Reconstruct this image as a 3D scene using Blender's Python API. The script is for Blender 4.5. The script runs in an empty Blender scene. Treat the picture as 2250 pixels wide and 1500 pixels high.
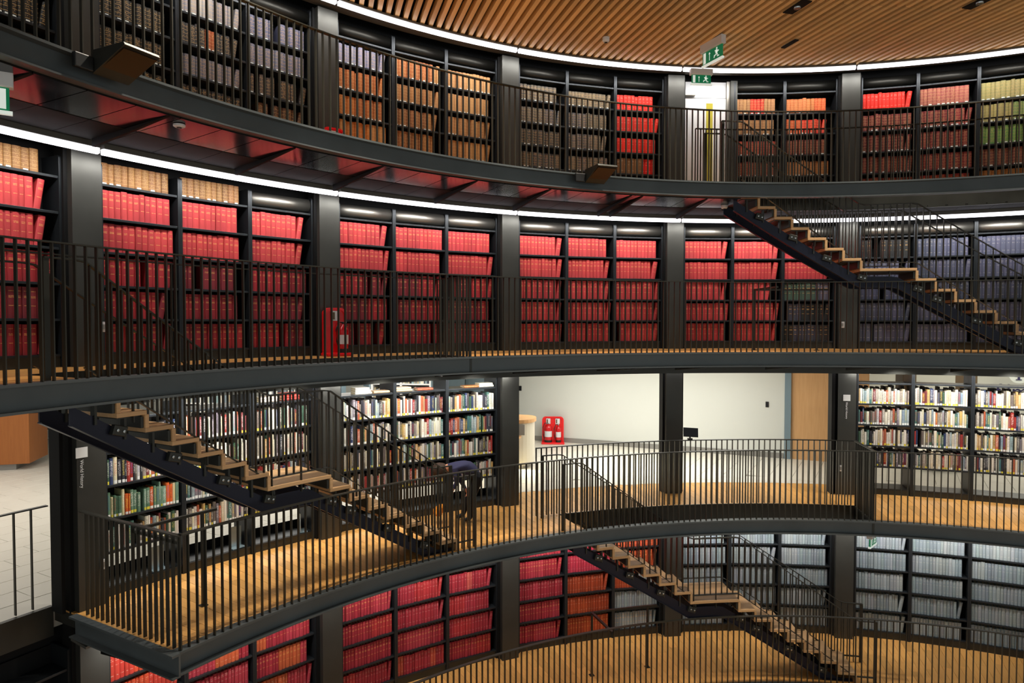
import bpy, bmesh, math, random
from math import sin, cos, pi, radians, hypot, atan2
from mathutils import Vector, Matrix

# ------------------------------------------------------------------ camera, world, exposure
C = bpy.context.scene.collection
sc = bpy.context.scene
S = 2.85                                   # storey height
CAM = (-4.5436, -2.2692, 6.2092)           # the rotunda's centre is the origin
FPX = 1481.05
cam = bpy.data.cameras.new('camera'); co = bpy.data.objects.new('camera', cam); C.objects.link(co)
cam.sensor_width = 36.0; cam.lens = FPX / 2250 * 36.0; cam.clip_start = .05; cam.clip_end = 200
co.location = CAM; co.rotation_euler = (pi / 2 - .02784, 0, 0)
sc.camera = co
w = bpy.data.worlds.new('world'); sc.world = w; w.use_nodes = True
w.node_tree.nodes['Background'].inputs[0].default_value = (.95, 1.0, .97, 1)
w.node_tree.nodes['Background'].inputs[1].default_value = .56
sc.view_settings.view_transform = 'Standard'
try: sc.view_settings.look = 'None'
except Exception: pass
sc.view_settings.exposure = 0.0; sc.view_settings.gamma = 1.0; sc.view_settings.use_curve_mapping = False
try:
    sc.cycles.max_bounces = 6; sc.cycles.diffuse_bounces = 3; sc.cycles.glossy_bounces = 3
    sc.cycles.sample_clamp_indirect = 6.0; sc.cycles.use_denoising = True; sc.cycles.use_light_tree = True
except Exception: pass
LED_STRENGTH = 3.6
SHELF_LIGHT = {3: 9.0, 2: 10.5, 1: 9.0, 0: 10.0}      # watts of each metre-long light line module

def area(name, loc, rot, sx, sy, power, col):
    d = bpy.data.lights.new(name, 'AREA'); d.shape = 'RECTANGLE'; d.size = sx; d.size_y = sy; d.energy = power; d.color = col
    o = bpy.data.objects.new(name, d); C.objects.link(o); o.location = loc; o.rotation_euler = rot; return o
def spot(name, loc, power, col, ang=80, aim=None, blend=.6):
    d = bpy.data.lights.new(name, 'SPOT'); d.energy = power; d.color = col; d.spot_size = radians(ang); d.spot_blend = blend; d.shadow_soft_size = .06
    o = bpy.data.objects.new(name, d); C.objects.link(o); o.location = loc
    if aim is not None:
        v = Vector(aim) - Vector(loc); o.rotation_euler = v.to_track_quat('-Z', 'Y').to_euler()
    return o
def P(R, th, z): return (R * sin(th), R * cos(th), z)
# ceiling panels of the library floor beyond the rotunda (level one)
area('room_ceiling_light', (-1.6, 13.3, 5.55), (0, 0, -.4), 5.0, 1.6, 190, (1, .985, .93))
area('room_ceiling_light', (8.2, 15.0, 5.55), (0, 0, 0), 5.0, 4.0, 170, (1, .95, .82))
area('room_ceiling_light', (-9.0, 12.5, 5.55), (0, 0, 0), 5.0, 4.0, 200, (1, .96, .9))
area('room_ceiling_light', (-15.0, 8.5, 5.55), (0, 0, 0), 6.0, 8.0, 170, (1, .96, .92))
# downlights in the soffit over the main gallery, washing its open shelves
SOFFIT_LIGHTS = [-.965, -.88, -.80, -.66, -.58, -.50, .26, .34, .43, .51]
for th in SOFFIT_LIGHTS:
    spot('soffit_downlight', P(10.33, th, 5.36), 48, (1, .96, .88), 120, P(11.15, th, 3.6), .5)
# recessed ceiling spotlights
for th, R in ((-.02, 8.2), (.304, 8.4), (-.33, 8.2), (-.65, 8.2), (-.95, 8.2), (.62, 8.2)):
    spot('ceiling_spotlight', P(R, th, 11.02), 700, (1, .9, .76), 95, P(R + .5, th, 0))

# ------------------------------------------------------------------ materials
def nt(m): m.use_nodes = True; return m.node_tree
def lin(r, g, b):
    f = lambda c: (c / 255 / 12.92) if c / 255 <= .04045 else ((c / 255 + .055) / 1.055) ** 2.4
    return (f(r), f(g), f(b), 1)
def mat(name, col, rough=.5, metal=0.0, spec=.5, noise=0.0, scale=6.0, bump=0.0, emit=None, alpha=None, coat=0):
    m = bpy.data.materials.new(name); t = nt(m); b = t.nodes['Principled BSDF']
    b.inputs['Base Color'].default_value = col; b.inputs['Roughness'].default_value = rough; b.inputs['Metallic'].default_value = metal
    b.inputs['Specular IOR Level'].default_value = spec
    if coat: b.inputs['Coat Weight'].default_value = coat; b.inputs['Coat Roughness'].default_value = .12
    tc = t.nodes.new('ShaderNodeTexCoord')
    if noise or bump:
        n = t.nodes.new('ShaderNodeTexNoise'); n.inputs['Scale'].default_value = scale; n.inputs['Detail'].default_value = 5
        t.links.new(tc.outputs['Object'], n.inputs['Vector'])
        if noise:
            mx = t.nodes.new('ShaderNodeMix'); mx.data_type = 'RGBA'
            mx.inputs[6].default_value = tuple(max(0, c * (1 - noise)) for c in col[:3]) + (1,)
            mx.inputs[7].default_value = tuple(min(1, c * (1 + noise)) for c in col[:3]) + (1,)
            t.links.new(n.outputs['Fac'], mx.inputs[0]); t.links.new(mx.outputs[2], b.inputs['Base Color'])
            mr = t.nodes.new('ShaderNodeMapRange'); mr.inputs['To Min'].default_value = max(.02, rough - .1); mr.inputs['To Max'].default_value = min(1, rough + .1)
            t.links.new(n.outputs['Fac'], mr.inputs['Value']); t.links.new(mr.outputs[0], b.inputs['Roughness'])
        if bump:
            bp = t.nodes.new('ShaderNodeBump'); bp.inputs['Strength'].default_value = bump; bp.inputs['Distance'].default_value = .01
            t.links.new(n.outputs['Fac'], bp.inputs['Height']); t.links.new(bp.outputs[0], b.inputs['Normal'])
    if emit: b.inputs['Emission Color'].default_value = emit[0]; b.inputs['Emission Strength'].default_value = emit[1]
    if alpha is not None: b.inputs['Alpha'].default_value = alpha
    return m
def wood(name, c1, c2, rough=.45, axis=1, rnd=.35, scale=3.0):
    """grain runs along the object's local axis; every piece gets its own tone and offset"""
    m = bpy.data.materials.new(name); t = nt(m); b = t.nodes['Principled BSDF']; N = t.nodes.new; L = t.links.new
    tc = N('ShaderNodeTexCoord'); oi = N('ShaderNodeObjectInfo'); mp = N('ShaderNodeMapping')
    sc3 = [14.0] * 3; sc3[axis] = 1.0; mp.inputs['Scale'].default_value = sc3
    cb = N('ShaderNodeCombineXYZ'); ml = N('ShaderNodeMath'); ml.operation = 'MULTIPLY'; ml.inputs[1].default_value = 37
    L(oi.outputs['Random'], ml.inputs[0]); L(ml.outputs[0], cb.inputs[0]); L(ml.outputs[0], cb.inputs[1]); L(cb.outputs[0], mp.inputs['Location'])
    L(tc.outputs['Object'], mp.inputs['Vector'])
    n = N('ShaderNodeTexNoise'); n.inputs['Scale'].default_value = scale; n.inputs['Detail'].default_value = 6; n.inputs['Distortion'].default_value = .6
    L(mp.outputs[0], n.inputs['Vector'])
    mx = N('ShaderNodeMix'); mx.data_type = 'RGBA'; mx.inputs[6].default_value = c1; mx.inputs[7].default_value = c2; L(n.outputs['Fac'], mx.inputs[0])
    hs = N('ShaderNodeHueSaturation'); mr = N('ShaderNodeMapRange'); mr.inputs['To Min'].default_value = 1 - rnd; mr.inputs['To Max'].default_value = 1 + rnd * .6
    L(oi.outputs['Random'], mr.inputs['Value']); L(mr.outputs[0], hs.inputs['Value']); L(mx.outputs[2], hs.inputs['Color'])
    L(hs.outputs[0], b.inputs['Base Color']); b.inputs['Roughness'].default_value = rough
    bp = N('ShaderNodeBump'); bp.inputs['Strength'].default_value = .12; bp.inputs['Distance'].default_value = .004
    L(n.outputs['Fac'], bp.inputs['Height']); L(bp.outputs[0], b.inputs['Normal'])
    return m

M = {}
M['steel'] = mat('patinated_steel', (.045, .046, .04, 1), .42, .55, .5, .35, 3.0, .06)
M['steel_col'] = mat('column_steel', (.058, .058, .051, 1), .45, .5, .5, .3, 2.2, .08)
M['beam'] = mat('ring_beam_steel', (.09, .104, .108, 1), .46, .3, .5, .4, 1.6, .06)
M['rail'] = mat('rail_steel', (.042, .04, .031, 1), .4, .5, .5)
M['shelf'] = mat('shelf_steel', (.024, .028, .032, 1), .38, .5, .5, .2, 4)
M['void'] = mat('unlit_black', (.006, .006, .006, 1), .7, 0, .2)
M['soffit'] = mat('soffit_lacquer', (.007, .006, .005, 1), .16, 0.0, .42, .3, 2.0)
M['matte'] = mat('matte_black_panel', (.006, .006, .005, 1), .75, 0.0, .25, .3, 3.0)
M['navy'] = mat('stringer_navy_steel', (.012, .014, .03, 1), .4, .4, .5)
M['duct'] = mat('duct_metal', (.34, .325, .29, 1), .4, .95, .5)
M['duct_dark'] = mat('dark_trim_panel', (.03, .029, .025, 1), .38, .8, .5, .2, 2)
M['led'] = mat('led_diffuser', (1, 1, 1, 1), .5, 0, .5, emit=((.93, .92, 1.0, 1), LED_STRENGTH))
M['housing'] = mat('light_housing', (.12, .115, .1, 1), .5, .3)
M['slat'] = wood('ceiling_slat_wood', lin(246, 208, 148), lin(228, 184, 122), .5, 1, .18)
M['oak'] = wood('oak_plank', lin(240, 184, 106), lin(214, 150, 76), .38, 1, .2)
M['oak_deck'] = wood('oak_deck', lin(226, 170, 96), lin(196, 134, 64), .4, 1, .1)
M['tread'] = wood('stair_wood', lin(226, 186, 136), lin(200, 154, 104), .42, 0, .15)
M['panel_wood'] = wood('panel_wood', lin(224, 178, 126), lin(200, 150, 98), .42, 2, .05, 2)
M['panel_dark'] = wood('counter_wood', lin(176, 108, 50), lin(150, 86, 36), .42, 2, .05, 2)
M['white_wall'] = mat('white_wall', (.68, .69, .64, 1), .7, 0, .3, .03, 1)
M['grey_base'] = mat('grey_skirting', (.3, .29, .27, 1), .4, .3)
M['tile'] = mat('pale_floor_tile', (.8, .76, .66, 1), .35, 0, .5, .06, 3)
M['grout'] = mat('grout', (.4, .37, .32, 1), .8)
M['white'] = mat('white_paint', (.78, .78, .76, 1), .45)
M['offwhite'] = mat('white_plastic', (.7, .71, .72, 1), .4)
M['red'] = mat('red_plastic', (.85, .008, .012, 1), .3, 0, .5)
M['red_ext'] = mat('red_enamel', (.6, .01, .015, 1), .2, 0, .6)
M['black'] = mat('black_rubber', (.01, .01, .01, 1), .45)
M['green'] = mat('exit_green', (.0, .16, .06, 1), .4, emit=((.0, .2, .08, 1), .35))
M['sign_white'] = mat('sign_white', (.8, .85, .8, 1), .4, emit=((.8, .9, .82, 1), .5))
M['tan'] = mat('emblem_tan', lin(205, 185, 140), .6)
M['yellow_glass'] = mat('yellow_vision_panel', lin(190, 178, 70), .25)
M['chrome'] = mat('bolt_steel', (.5, .52, .52, 1), .25, .9)
M['brown_glass'] = mat('brown_lens', lin(50, 29, 13), .3)
M['bluegrey'] = mat('bluegrey_panel', lin(120, 140, 150), .4)
M['brown_col'] = mat('brown_column', lin(96, 78, 52), .5)
M['bulk'] = mat('orange_bulkhead', lin(172, 98, 46), .5)
M['acrylic'] = mat('pale_acrylic', lin(150, 170, 178), .25)
M['navy_cloth'] = mat('navy_shirt', lin(48, 48, 74), .8, 0, .2, .25, 30)
M['black_cloth'] = mat('black_trousers', (.012, .012, .014, 1), .8, 0, .2)
M['skin'] = mat('skin', lin(190, 130, 100), .5)
M['hair'] = mat('dark_hair', lin(52, 34, 22), .7, 0, .3, .4, 60, .3)
M['brush'] = mat('orange_bristles', lin(222, 140, 40), .7, 0, .2, .3, 60, .4)
M['screen'] = mat('monitor_black', (.008, .008, .014, 1), .3)
M['text_white'] = mat('lettering_white', (.8, .8, .78, 1), .5)
M['text_dark'] = mat('lettering_navy', (.02, .015, .08, 1), .5)
M['desk_body'] = mat('desk_laminate', lin(216, 208, 190), .4)
M['glass_disc'] = mat('frosted_disc', (.62, .66, .62, 1), .2)

def math_n(t, op, a, b=None, c=None):
    n = t.nodes.new('ShaderNodeMath'); n.operation = op
    for i, v in enumerate((a, b, c)):
        if v is None: continue
        if isinstance(v, (int, float)): n.inputs[i].default_value = v
        else: t.links.new(v, n.inputs[i])
    return n.outputs[0]
def book_mat(name, style, per_object):
    m = bpy.data.materials.new(name); t = nt(m); b = t.nodes['Principled BSDF']; N = t.nodes.new; L = t.links.new
    if per_object:
        oi = N('ShaderNodeObjectInfo'); col, rnd = oi.outputs['Color'], oi.outputs['Alpha']
    else:
        at = N('ShaderNodeAttribute'); at.attribute_name = 'cover'; col, rnd = at.outputs['Color'], at.outputs['Alpha']
    uv = N('ShaderNodeUVMap'); uv.uv_map = 'spine'; sp = N('ShaderNodeSeparateXYZ'); L(uv.outputs[0], sp.inputs[0])
    u, v = sp.outputs[0], sp.outputs[1]
    mask = math_n(t, 'GREATER_THAN', u, -.5)
    inner = math_n(t, 'COMPARE', u, .5, .36)
    nz = N('ShaderNodeTexNoise'); nz.noise_dimensions = '4D'; nz.inputs['Scale'].default_value = 1.0; nz.inputs['Detail'].default_value = 2
    mp = N('ShaderNodeMapping'); L(uv.outputs[0], mp.inputs[0]); L(mp.outputs[0], nz.inputs['Vector'])
    L(math_n(t, 'MULTIPLY', rnd, 50.0), nz.inputs['W'])
    def mix(fac, c1, c2):
        x = N('ShaderNodeMix'); x.data_type = 'RGBA'
        for i, c in ((6, c1), (7, c2)):
            if isinstance(c, tuple): x.inputs[i].default_value = c
            else: L(c, x.inputs[i])
        if isinstance(fac, (int, float)): x.inputs[0].default_value = fac
        else: L(fac, x.inputs[0])
        return x.outputs[2]
    def bands(cs, hw):
        o = None
        for c in cs:
            x = math_n(t, 'COMPARE', v, c, hw); o = x if o is None else math_n(t, 'MAXIMUM', o, x)
        return o
    gold = lin(214, 164, 92); out = col
    if style == 'gold':
        mp.inputs['Scale'].default_value = (9, 40, 1)
        ink = math_n(t, 'MULTIPLY', math_n(t, 'MULTIPLY', bands((.86, .70, .66, .40), .011), math_n(t, 'COMPARE', u, .5, .3)), math_n(t, 'GREATER_THAN', nz.outputs['Fac'], .42))
        out = mix(math_n(t, 'MULTIPLY', ink, .75), col, gold)
    elif style == 'leather':
        mp.inputs['Scale'].default_value = (6, 26, 1)
        rib = bands((.15, .32, .49, .66, .83), .012)
        ink = math_n(t, 'MULTIPLY', math_n(t, 'MULTIPLY', inner, math_n(t, 'GREATER_THAN', nz.outputs['Fac'], .56)), bands((.24, .41, .58, .75, .9), .04))
        out = mix(math_n(t, 'MULTIPLY', math_n(t, 'MAXIMUM', rib, ink), .55), col, lin(205, 165, 100))
        lab = math_n(t, 'MULTIPLY', math_n(t, 'COMPARE', v, .055, .035), math_n(t, 'COMPARE', u, .5, .3))
        out = mix(math_n(t, 'MULTIPLY', lab, math_n(t, 'GREATER_THAN', rnd, .35)), out, (.75, .75, .68, 1))
    elif style == 'plain':
        mp.inputs['Scale'].default_value = (5, 30, 1)
        ink = math_n(t, 'MULTIPLY', math_n(t, 'MULTIPLY', bands((.85, .78, .60, .2), .012), math_n(t, 'COMPARE', u, .5, .3)), math_n(t, 'GREATER_THAN', nz.outputs['Fac'], .48))
        out = mix(math_n(t, 'MULTIPLY', ink, .35), col, (.8, .72, .55, 1))
    elif style == 'modern':
        mp.inputs['Scale'].default_value = (7, 34, 1)
        r2 = N('ShaderNodeValToRGB'); r2.color_ramp.interpolation = 'CONSTANT'
        e = r2.color_ramp.elements; e[0].position = 0; e[0].color = (.8, .78, .7, 1); e[1].position = .3; e[1].color = (.02, .02, .03, 1)
        for p_, c_ in ((.55, (.75, .6, .1, 1)), (.68, (.5, .03, .03, 1)), (.8, (.75, .75, .72, 1)), (.92, (.03, .08, .3, 1))):
            x = e.new(p_); x.color = c_
        L(rnd, r2.inputs[0])
        ttl = math_n(t, 'MULTIPLY', math_n(t, 'MULTIPLY', inner, math_n(t, 'GREATER_THAN', nz.outputs['Fac'], .53)), math_n(t, 'COMPARE', v, .6, .3))
        out = mix(math_n(t, 'MULTIPLY', ttl, .6), col, r2.outputs[0])
        lab = math_n(t, 'MULTIPLY', math_n(t, 'COMPARE', v, .08, .06), math_n(t, 'COMPARE', u, .5, .42))
        yl = N('ShaderNodeValToRGB'); yl.color_ramp.interpolation = 'CONSTANT'; ye = yl.color_ramp.elements
        ye[0].color = (.72, .6, .06, 1); ye[1].position = .45; ye[1].color = (.78, .78, .74, 1); L(rnd, yl.inputs[0])
        out = mix(math_n(t, 'MULTIPLY', lab, math_n(t, 'GREATER_THAN', rnd, .15)), out, yl.outputs[0])
    out = mix(mask, col, out)
    L(out, b.inputs['Base Color']); b.inputs['Roughness'].default_value = .5; b.inputs['Specular IOR Level'].default_value = .35
    return m
BM = {s: (book_mat('book_' + s, s, True), book_mat('book_' + s + '_many', s, False)) for s in ('gold', 'leather', 'plain', 'modern')}
M['paper'] = mat('page_edges', lin(206, 190, 150), .8)

# ------------------------------------------------------------------ mesh helpers
class MB:
    def __init__(s): s.v = []; s.f = []
    def add(s, vs, fs):
        n = len(s.v); s.v += [tuple(p) for p in vs]; s.f += [tuple(i + n for i in f) for f in fs]; return s
    def box(s, x0, x1, y0, y1, z0, z1, mx=None):
        vs = [(x, y, z) for z in (z0, z1) for y in (y0, y1) for x in (x0, x1)]
        if mx is not None: vs = [tuple(mx @ Vector(p)) for p in vs]
        return s.add(vs, [(0, 2, 3, 1), (4, 5, 7, 6), (0, 1, 5, 4), (2, 6, 7, 3), (0, 4, 6, 2), (1, 3, 7, 5)])
    def loft(s, rings, cap=True):
        k = len(rings[0]); vs = [p for r in rings for p in r]; fs = []
        for i in range(len(rings) - 1):
            for j in range(k):
                a, b_ = i * k + j, i * k + (j + 1) % k; fs.append((a, b_, b_ + k, a + k))
        if cap: fs += [tuple(range(k))[::-1], tuple((len(rings) - 1) * k + j for j in range(k))]
        return s.add(vs, fs)
    def arc(s, prof, t0, t1, step=.03):
        """closed (R, z) outline swept about the rotunda's axis"""
        n = max(1, int(math.ceil(abs(t1 - t0) / step)))
        return s.loft([[P(R, t0 + (t1 - t0) * i / n, z) for R, z in prof] for i in range(n + 1)])
    def rect_arc(s, R0, R1, z0, z1, t0, t1, step=.03): return s.arc([(R0, z0), (R1, z0), (R1, z1), (R0, z1)], t0, t1, step)
    def tube(s, pts, r, k=8):
        rings = []
        for i, p in enumerate(pts):
            a = Vector(pts[max(0, i - 1)]); b = Vector(pts[min(len(pts) - 1, i + 1)]); d = (b - a).normalized()
            u = d.cross(Vector((0, 0, 1)));  u = u.normalized() if u.length > 1e-4 else Vector((1, 0, 0)); w_ = d.cross(u)
            rr = r[i] if isinstance(r, (list, tuple)) else r
            rings.append([tuple(Vector(p) + u * cos(2 * pi * j / k) * rr + w_ * sin(2 * pi * j / k) * rr) for j in range(k)])
        return s.loft(rings)
    def lathe(s, prof, k=16, o=(0, 0, 0)):
        return s.loft([[(o[0] + r * cos(2 * pi * j / k), o[1] + r * sin(2 * pi * j / k), o[2] + z) for j in range(k)] for r, z in prof])
    def poly(s, pts, depth_vec):
        d = Vector(depth_vec); k = len(pts)
        return s.loft([[tuple(Vector(p)) for p in pts], [tuple(Vector(p) + d) for p in pts]])
    def mesh(s, name, m, smooth=False, bevel=0.0):
        me = bpy.data.meshes.new(name); me.from_pydata(s.v, [], s.f)
        bm = bmesh.new(); bm.from_mesh(me); bmesh.ops.recalc_face_normals(bm, faces=bm.faces)
        if bevel: bmesh.ops.bevel(bm, geom=list(bm.edges), offset=bevel, segments=2, affect='EDGES', profile=.5)
        if smooth:
            for f in bm.faces: f.smooth = True
        bm.to_mesh(me); bm.free()
        for x in (m if isinstance(m, (list, tuple)) else [m]): me.materials.append(x)
        return me
    def obj(s, name, m, parent=None, smooth=False, bevel=0.0): return link(name, s.mesh(name, m, smooth, bevel), parent)
def link(name, me, parent=None, loc=None, rot=None, scale=None):
    o = bpy.data.objects.new(name, me); C.objects.link(o)
    if parent is not None: o.parent = parent
    if loc is not None: o.location = loc
    if rot is not None: o.rotation_euler = rot
    if scale is not None: o.scale = scale
    return o
def tag(o, label=None, cat=None, group=None, kind=None):
    for k_, v_ in (('label', label), ('category', cat), ('group', group), ('kind', kind)):
        if v_: o[k_] = v_
    return o
def thing(name, label, cat, loc=(0, 0, 0), rz=0.0, group=None):
    return tag(link(name, None, None, loc, (0, 0, rz)), label, cat, group)

# ------------------------------------------------------------------ layout numbers
RB, RL, RR = 11.146, 10.727, 9.10         # book fronts, light line, gallery edge
TH0, DT, CW = -1.0365, .3046, .0383
TL, TR = -1.50, .80                       # how far round the place is built
RO = 10.16                                # inner edge of the stair openings
LEDH = 2.4525
lv = lambda l: l * S
STAIRS = {'top': (-.068, 3), 'left': (-1.139, 2), 'low': (-.375, 1)}   # start angle, upper level
STEP = .0308; NT = 7; LAND = .093
SLEN = NT * STEP * 2 + LAND
OPEN = {3: (-.068, -.068 + SLEN + .03), 2: (-1.139, -.597), 1: (-.375, .17)}
LVNAME = {3: 'top gallery', 2: 'upper gallery', 1: 'main gallery', 0: 'lowest gallery'}
colth = lambda k: TH0 + k * DT

# ------------------------------------------------------------------ structure: floors, beams, soffits, columns
G1L = -1.056                              # the main gallery ends at its first column
pl_me = {}
def plank(parent, R0, R1, t0, t1, z):
    key = (round(R0, 3), round(R1, 3), round(t1 - t0, 5)); me = pl_me.get(key)
    if me is None:
        h = (t1 - t0) / 2 - .0002
        b = MB(); vs = [(R * sin(a_), R * cos(a_), zz) for zz in (-.02, 0) for R, a_ in ((R0, -h), (R0, h), (R1, h), (R1, -h))]
        b.add(vs, [(3, 2, 1, 0), (4, 5, 6, 7), (0, 1, 5, 4), (1, 2, 6, 5), (2, 3, 7, 6), (3, 0, 4, 7)])
        me = pl_me[key] = b.mesh('plank', M['oak'])
    return link('plank', me, parent, (0, 0, z), (0, 0, -(t0 + t1) / 2))
random.seed(7)
for l in (0, 1, 2, 3):
    z = lv(l); t0 = G1L if l == 1 else TL
    op = OPEN.get(l); b = MB(); Rout = 11.85 if l == 1 else 11.36
    def slab(bm, z0, z1):
        if op is None: bm.rect_arc(RR + .09, Rout, z0, z1, t0, TR)
        else:
            if op[0] > t0: bm.rect_arc(RR + .09, Rout, z0, z1, t0, op[0])
            bm.rect_arc(RO, Rout, z0, z1, max(op[0], t0), min(op[1], TR))
            bm.rect_arc(RR + .09, RR + .11, z0, z1, max(op[0], t0), min(op[1], TR))
            if op[1] < TR: bm.rect_arc(RR + .09, Rout, z0, z1, op[1], TR)
    slab(b, z - .17, z - .021)
    fl = b.obj('floor', M['steel']); tag(fl, 'wooden deck of the ' + LVNAME[l] + ' on its black steel slab', kind='structure')
    if l in (0, 1):
        n = 21; dp = DT / n; a_ = TH0 - 1.5 * DT if l == 0 else G1L
        i = 0
        while a_ < TR - dp:
            R0 = RR + .09; Ro = (11.83 if colth(2) - .01 < a_ + dp / 2 < colth(4) - .01 else 11.3) if l == 1 else 11.34
            if op and op[0] - dp * .5 < a_ and a_ + dp < op[1] + dp * .5: R0 = RO + .01
            if a_ > -1.3:
                if R0 < 10:
                    rj = RR + .5 + ((i * 5) % 9) * .16
                    plank(fl, R0, rj, a_, a_ + dp, z); plank(fl, rj + .002, Ro, a_, a_ + dp, z)
                else: plank(fl, R0, Ro, a_, a_ + dp, z)
            a_ += dp; i += 1
    else:
        b = MB(); slab(b, z - .02, z); b.obj('plank', M['oak_deck'], fl)
    # ring beam: a C channel with its flanges towards the void
    b = MB(); z1 = z + .012
    b.arc([(RR, z1), (RR + .12, z1), (RR + .12, z - .235), (RR, z - .235), (RR, z - .218), (RR + .085, z - .218), (RR + .085, z - .012), (RR, z - .012)], t0, TR, .02)
    rb = b.obj('ring_beam', M['beam']); tag(rb, 'black curved steel channel edging the ' + LVNAME[l], kind='structure')
    if op:                                # trimmer round the opening
        b = MB(); b.rect_arc(RO - .03, RO, z - .30, z + .01, max(op[0], t0), min(op[1], TR))
        if op[1] < TR: b.rect_arc(RR + .08, RO, z - .22, z + .01, op[1], op[1] + .004)
        tag(b.obj('trimmer_beam', M['steel']), 'black steel beam round the stair opening of the ' + LVNAME[l], kind='structure')
    # soffit of the gallery
    if l > 0:
        so = tag(link('gallery_soffit', None), 'dark lacquered panels under the ' + LVNAME[l], kind='structure')
        npan = 6
        for k in range(-2, 6):
            for q in range(npan):
                a0 = colth(k) + DT * q / npan; a1 = a0 + DT / npan
                a0 = max(a0, t0 + .005)
                if a1 < t0 + .02 or a0 > TR - .05: continue
                mid = (a0 + a1) / 2; R0 = RO - .03 if op and op[0] < mid < op[1] else RR + .125
                zz = lambda R: z - .25 - .05 * (R - RR - .1) / 1.45
                Rm = 9.98
                if R0 < Rm: MB().arc([(R0, zz(R0)), (Rm, zz(Rm)), (Rm, zz(Rm) + .02), (R0, zz(R0) + .02)], a0 + .0006, a1 - .0006, .02).obj('soffit_panel', M['soffit'], so)
                Rm = max(Rm, R0)
                MB().arc([(Rm, zz(Rm) - .004), (10.66, zz(10.66) - .004), (10.66, zz(10.66) + .02), (Rm, zz(Rm) + .02)], a0 + .0004, a1 - .0004, .02).obj('inner_panel', M['matte'], so)
                if q in (0, 3):           # tapered cantilever ribs
                    for da in ((-.013,) if q == 0 else (-.008, .014) if k == 2 else (0,)):
                        if R0 > 10: continue
                        bb = MB(); ra = a0 + da
                        for_pts = [(RR + .13, zz(RR + .13) - .004), (10.6, zz(10.6) - .004), (10.6, zz(10.6) - .09), (RR + .8, zz(RR + .8) - .05)]
                        bb.arc(for_pts, ra - .0018, ra + .0018); bb.obj('soffit_rib', M['void'], so)
# gallery end of level one: a straight channel and the deck edge
b = MB(); th = G1L; e_r = Vector((sin(th), cos(th), 0)); e_t = Vector((-cos(th), sin(th), 0))
def end_pt(R, o_, z): p = e_r * R + e_t * o_; return (p.x, p.y, z)
z = lv(1)
prof = [(.0, z + .012), (.09, z + .012), (.09, z - .012), (.02, z - .012), (.02, z - .218), (.09, z - .218), (.09, z - .235), (.0, z - .235)]
b.loft([[end_pt(R, o_, zz) for o_, zz in prof] for R in (RR - .02, 10.98)])
tag(b.obj('end_beam', M['beam']), 'straight steel channel closing the left end of the main gallery', kind='structure')
# lower ground of the rotunda
b = MB(); b.lathe([(0.01, -3.0), (13, -3.0), (13, -2.9), (0.01, -2.9)], 64); tag(b.obj('floor', M['oak_deck']), 'floor of the rotunda below the galleries', kind='structure')
# black skin behind the cases
for l in (0, 2, 3):
    b = MB(); b.rect_arc(11.5, 11.56, lv(l) - .2, lv(l) + S - .02, TL, TR)
    tag(b.obj('wall_back', M['void']), 'black wall behind the bookcases of the ' + LVNAME[l], kind='structure')
# columns
for k in range(0, 6):
    th = colth(k); co_ = thing('steel_column', None, None, P(11.0, th, 0), -th); co_['kind'] = 'structure'
    co_['label'] = ('first', 'second', 'third', 'fourth', 'fifth', 'sixth')[k] + ' dark steel column from the left, rising through every gallery'
    b = MB(); b.box(-.175, .155, 0, .022, -.2, 11.0); b.box(-.175, -.16, .022, .32, -.2, 11.0); b.box(-.03, 0, .022, .3, -.2, 11.0)
    b.obj('face_plate', M['steel_col'], co_)
    b = MB(); b.box(.155, .215, .12, .3, -.2, 11.0); b.box(-.215, -.175, .1, .3, -.2, 11.0); b.obj('shadow_gap', M['void'], co_)

# ------------------------------------------------------------------ slatted ceiling
ce = tag(MB().lathe([(5.5, 11.27), (12, 11.27), (12, 11.33), (5.5, 11.33)], 64).obj('ceiling', M['void']), 'ceiling of timber slats over the top gallery', kind='structure')
d = Vector((-.294, 1)).normalized(); nrm = Vector((d.y, -d.x)); slme = {}
zc, pitch, wd, hh = 11.075, .142, .07, .12
camn = nrm.x * CAM[0] + nrm.y * CAM[1]
J0, J1 = Vector((-.25, 8.1)), Vector((3.7, 8.5))        # line of butt joints across the slats
R_out, R_in = 11.12, 6.0
i0 = int((-5.2 - 0) / pitch)
for i in range(i0, int(9.3 / pitch)):
    c = i * pitch
    if abs(c) >= R_out: continue
    s1 = math.sqrt(R_out ** 2 - c * c); s0 = math.sqrt(R_in ** 2 - c * c) if abs(c) < R_in else -s1 * .2
    s1 -= .02
    jn = (J1 - J0); jn = Vector((-jn.y, jn.x))
    o2 = nrm * c; den = d.dot(jn); sj = (J0 - o2).dot(jn) / den
    segs = [(s0, s1)]
    if s0 + .4 < sj < s1 - .3 and c > .5: segs = [(s0, sj - .004), (sj + .004, s1)]
    for a0, a1 in segs:
        b = MB(); b.box(-wd / 2, wd / 2, 0, 1, 0, hh)
        me = slme.setdefault('m', b.mesh('slat', M['slat']))
        p = o2 + d * a0
        link('slat', me, ce, (p.x, p.y, zc), (0, 0, -atan2(d.x, d.y)), (1, a1 - a0, 1))

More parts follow.
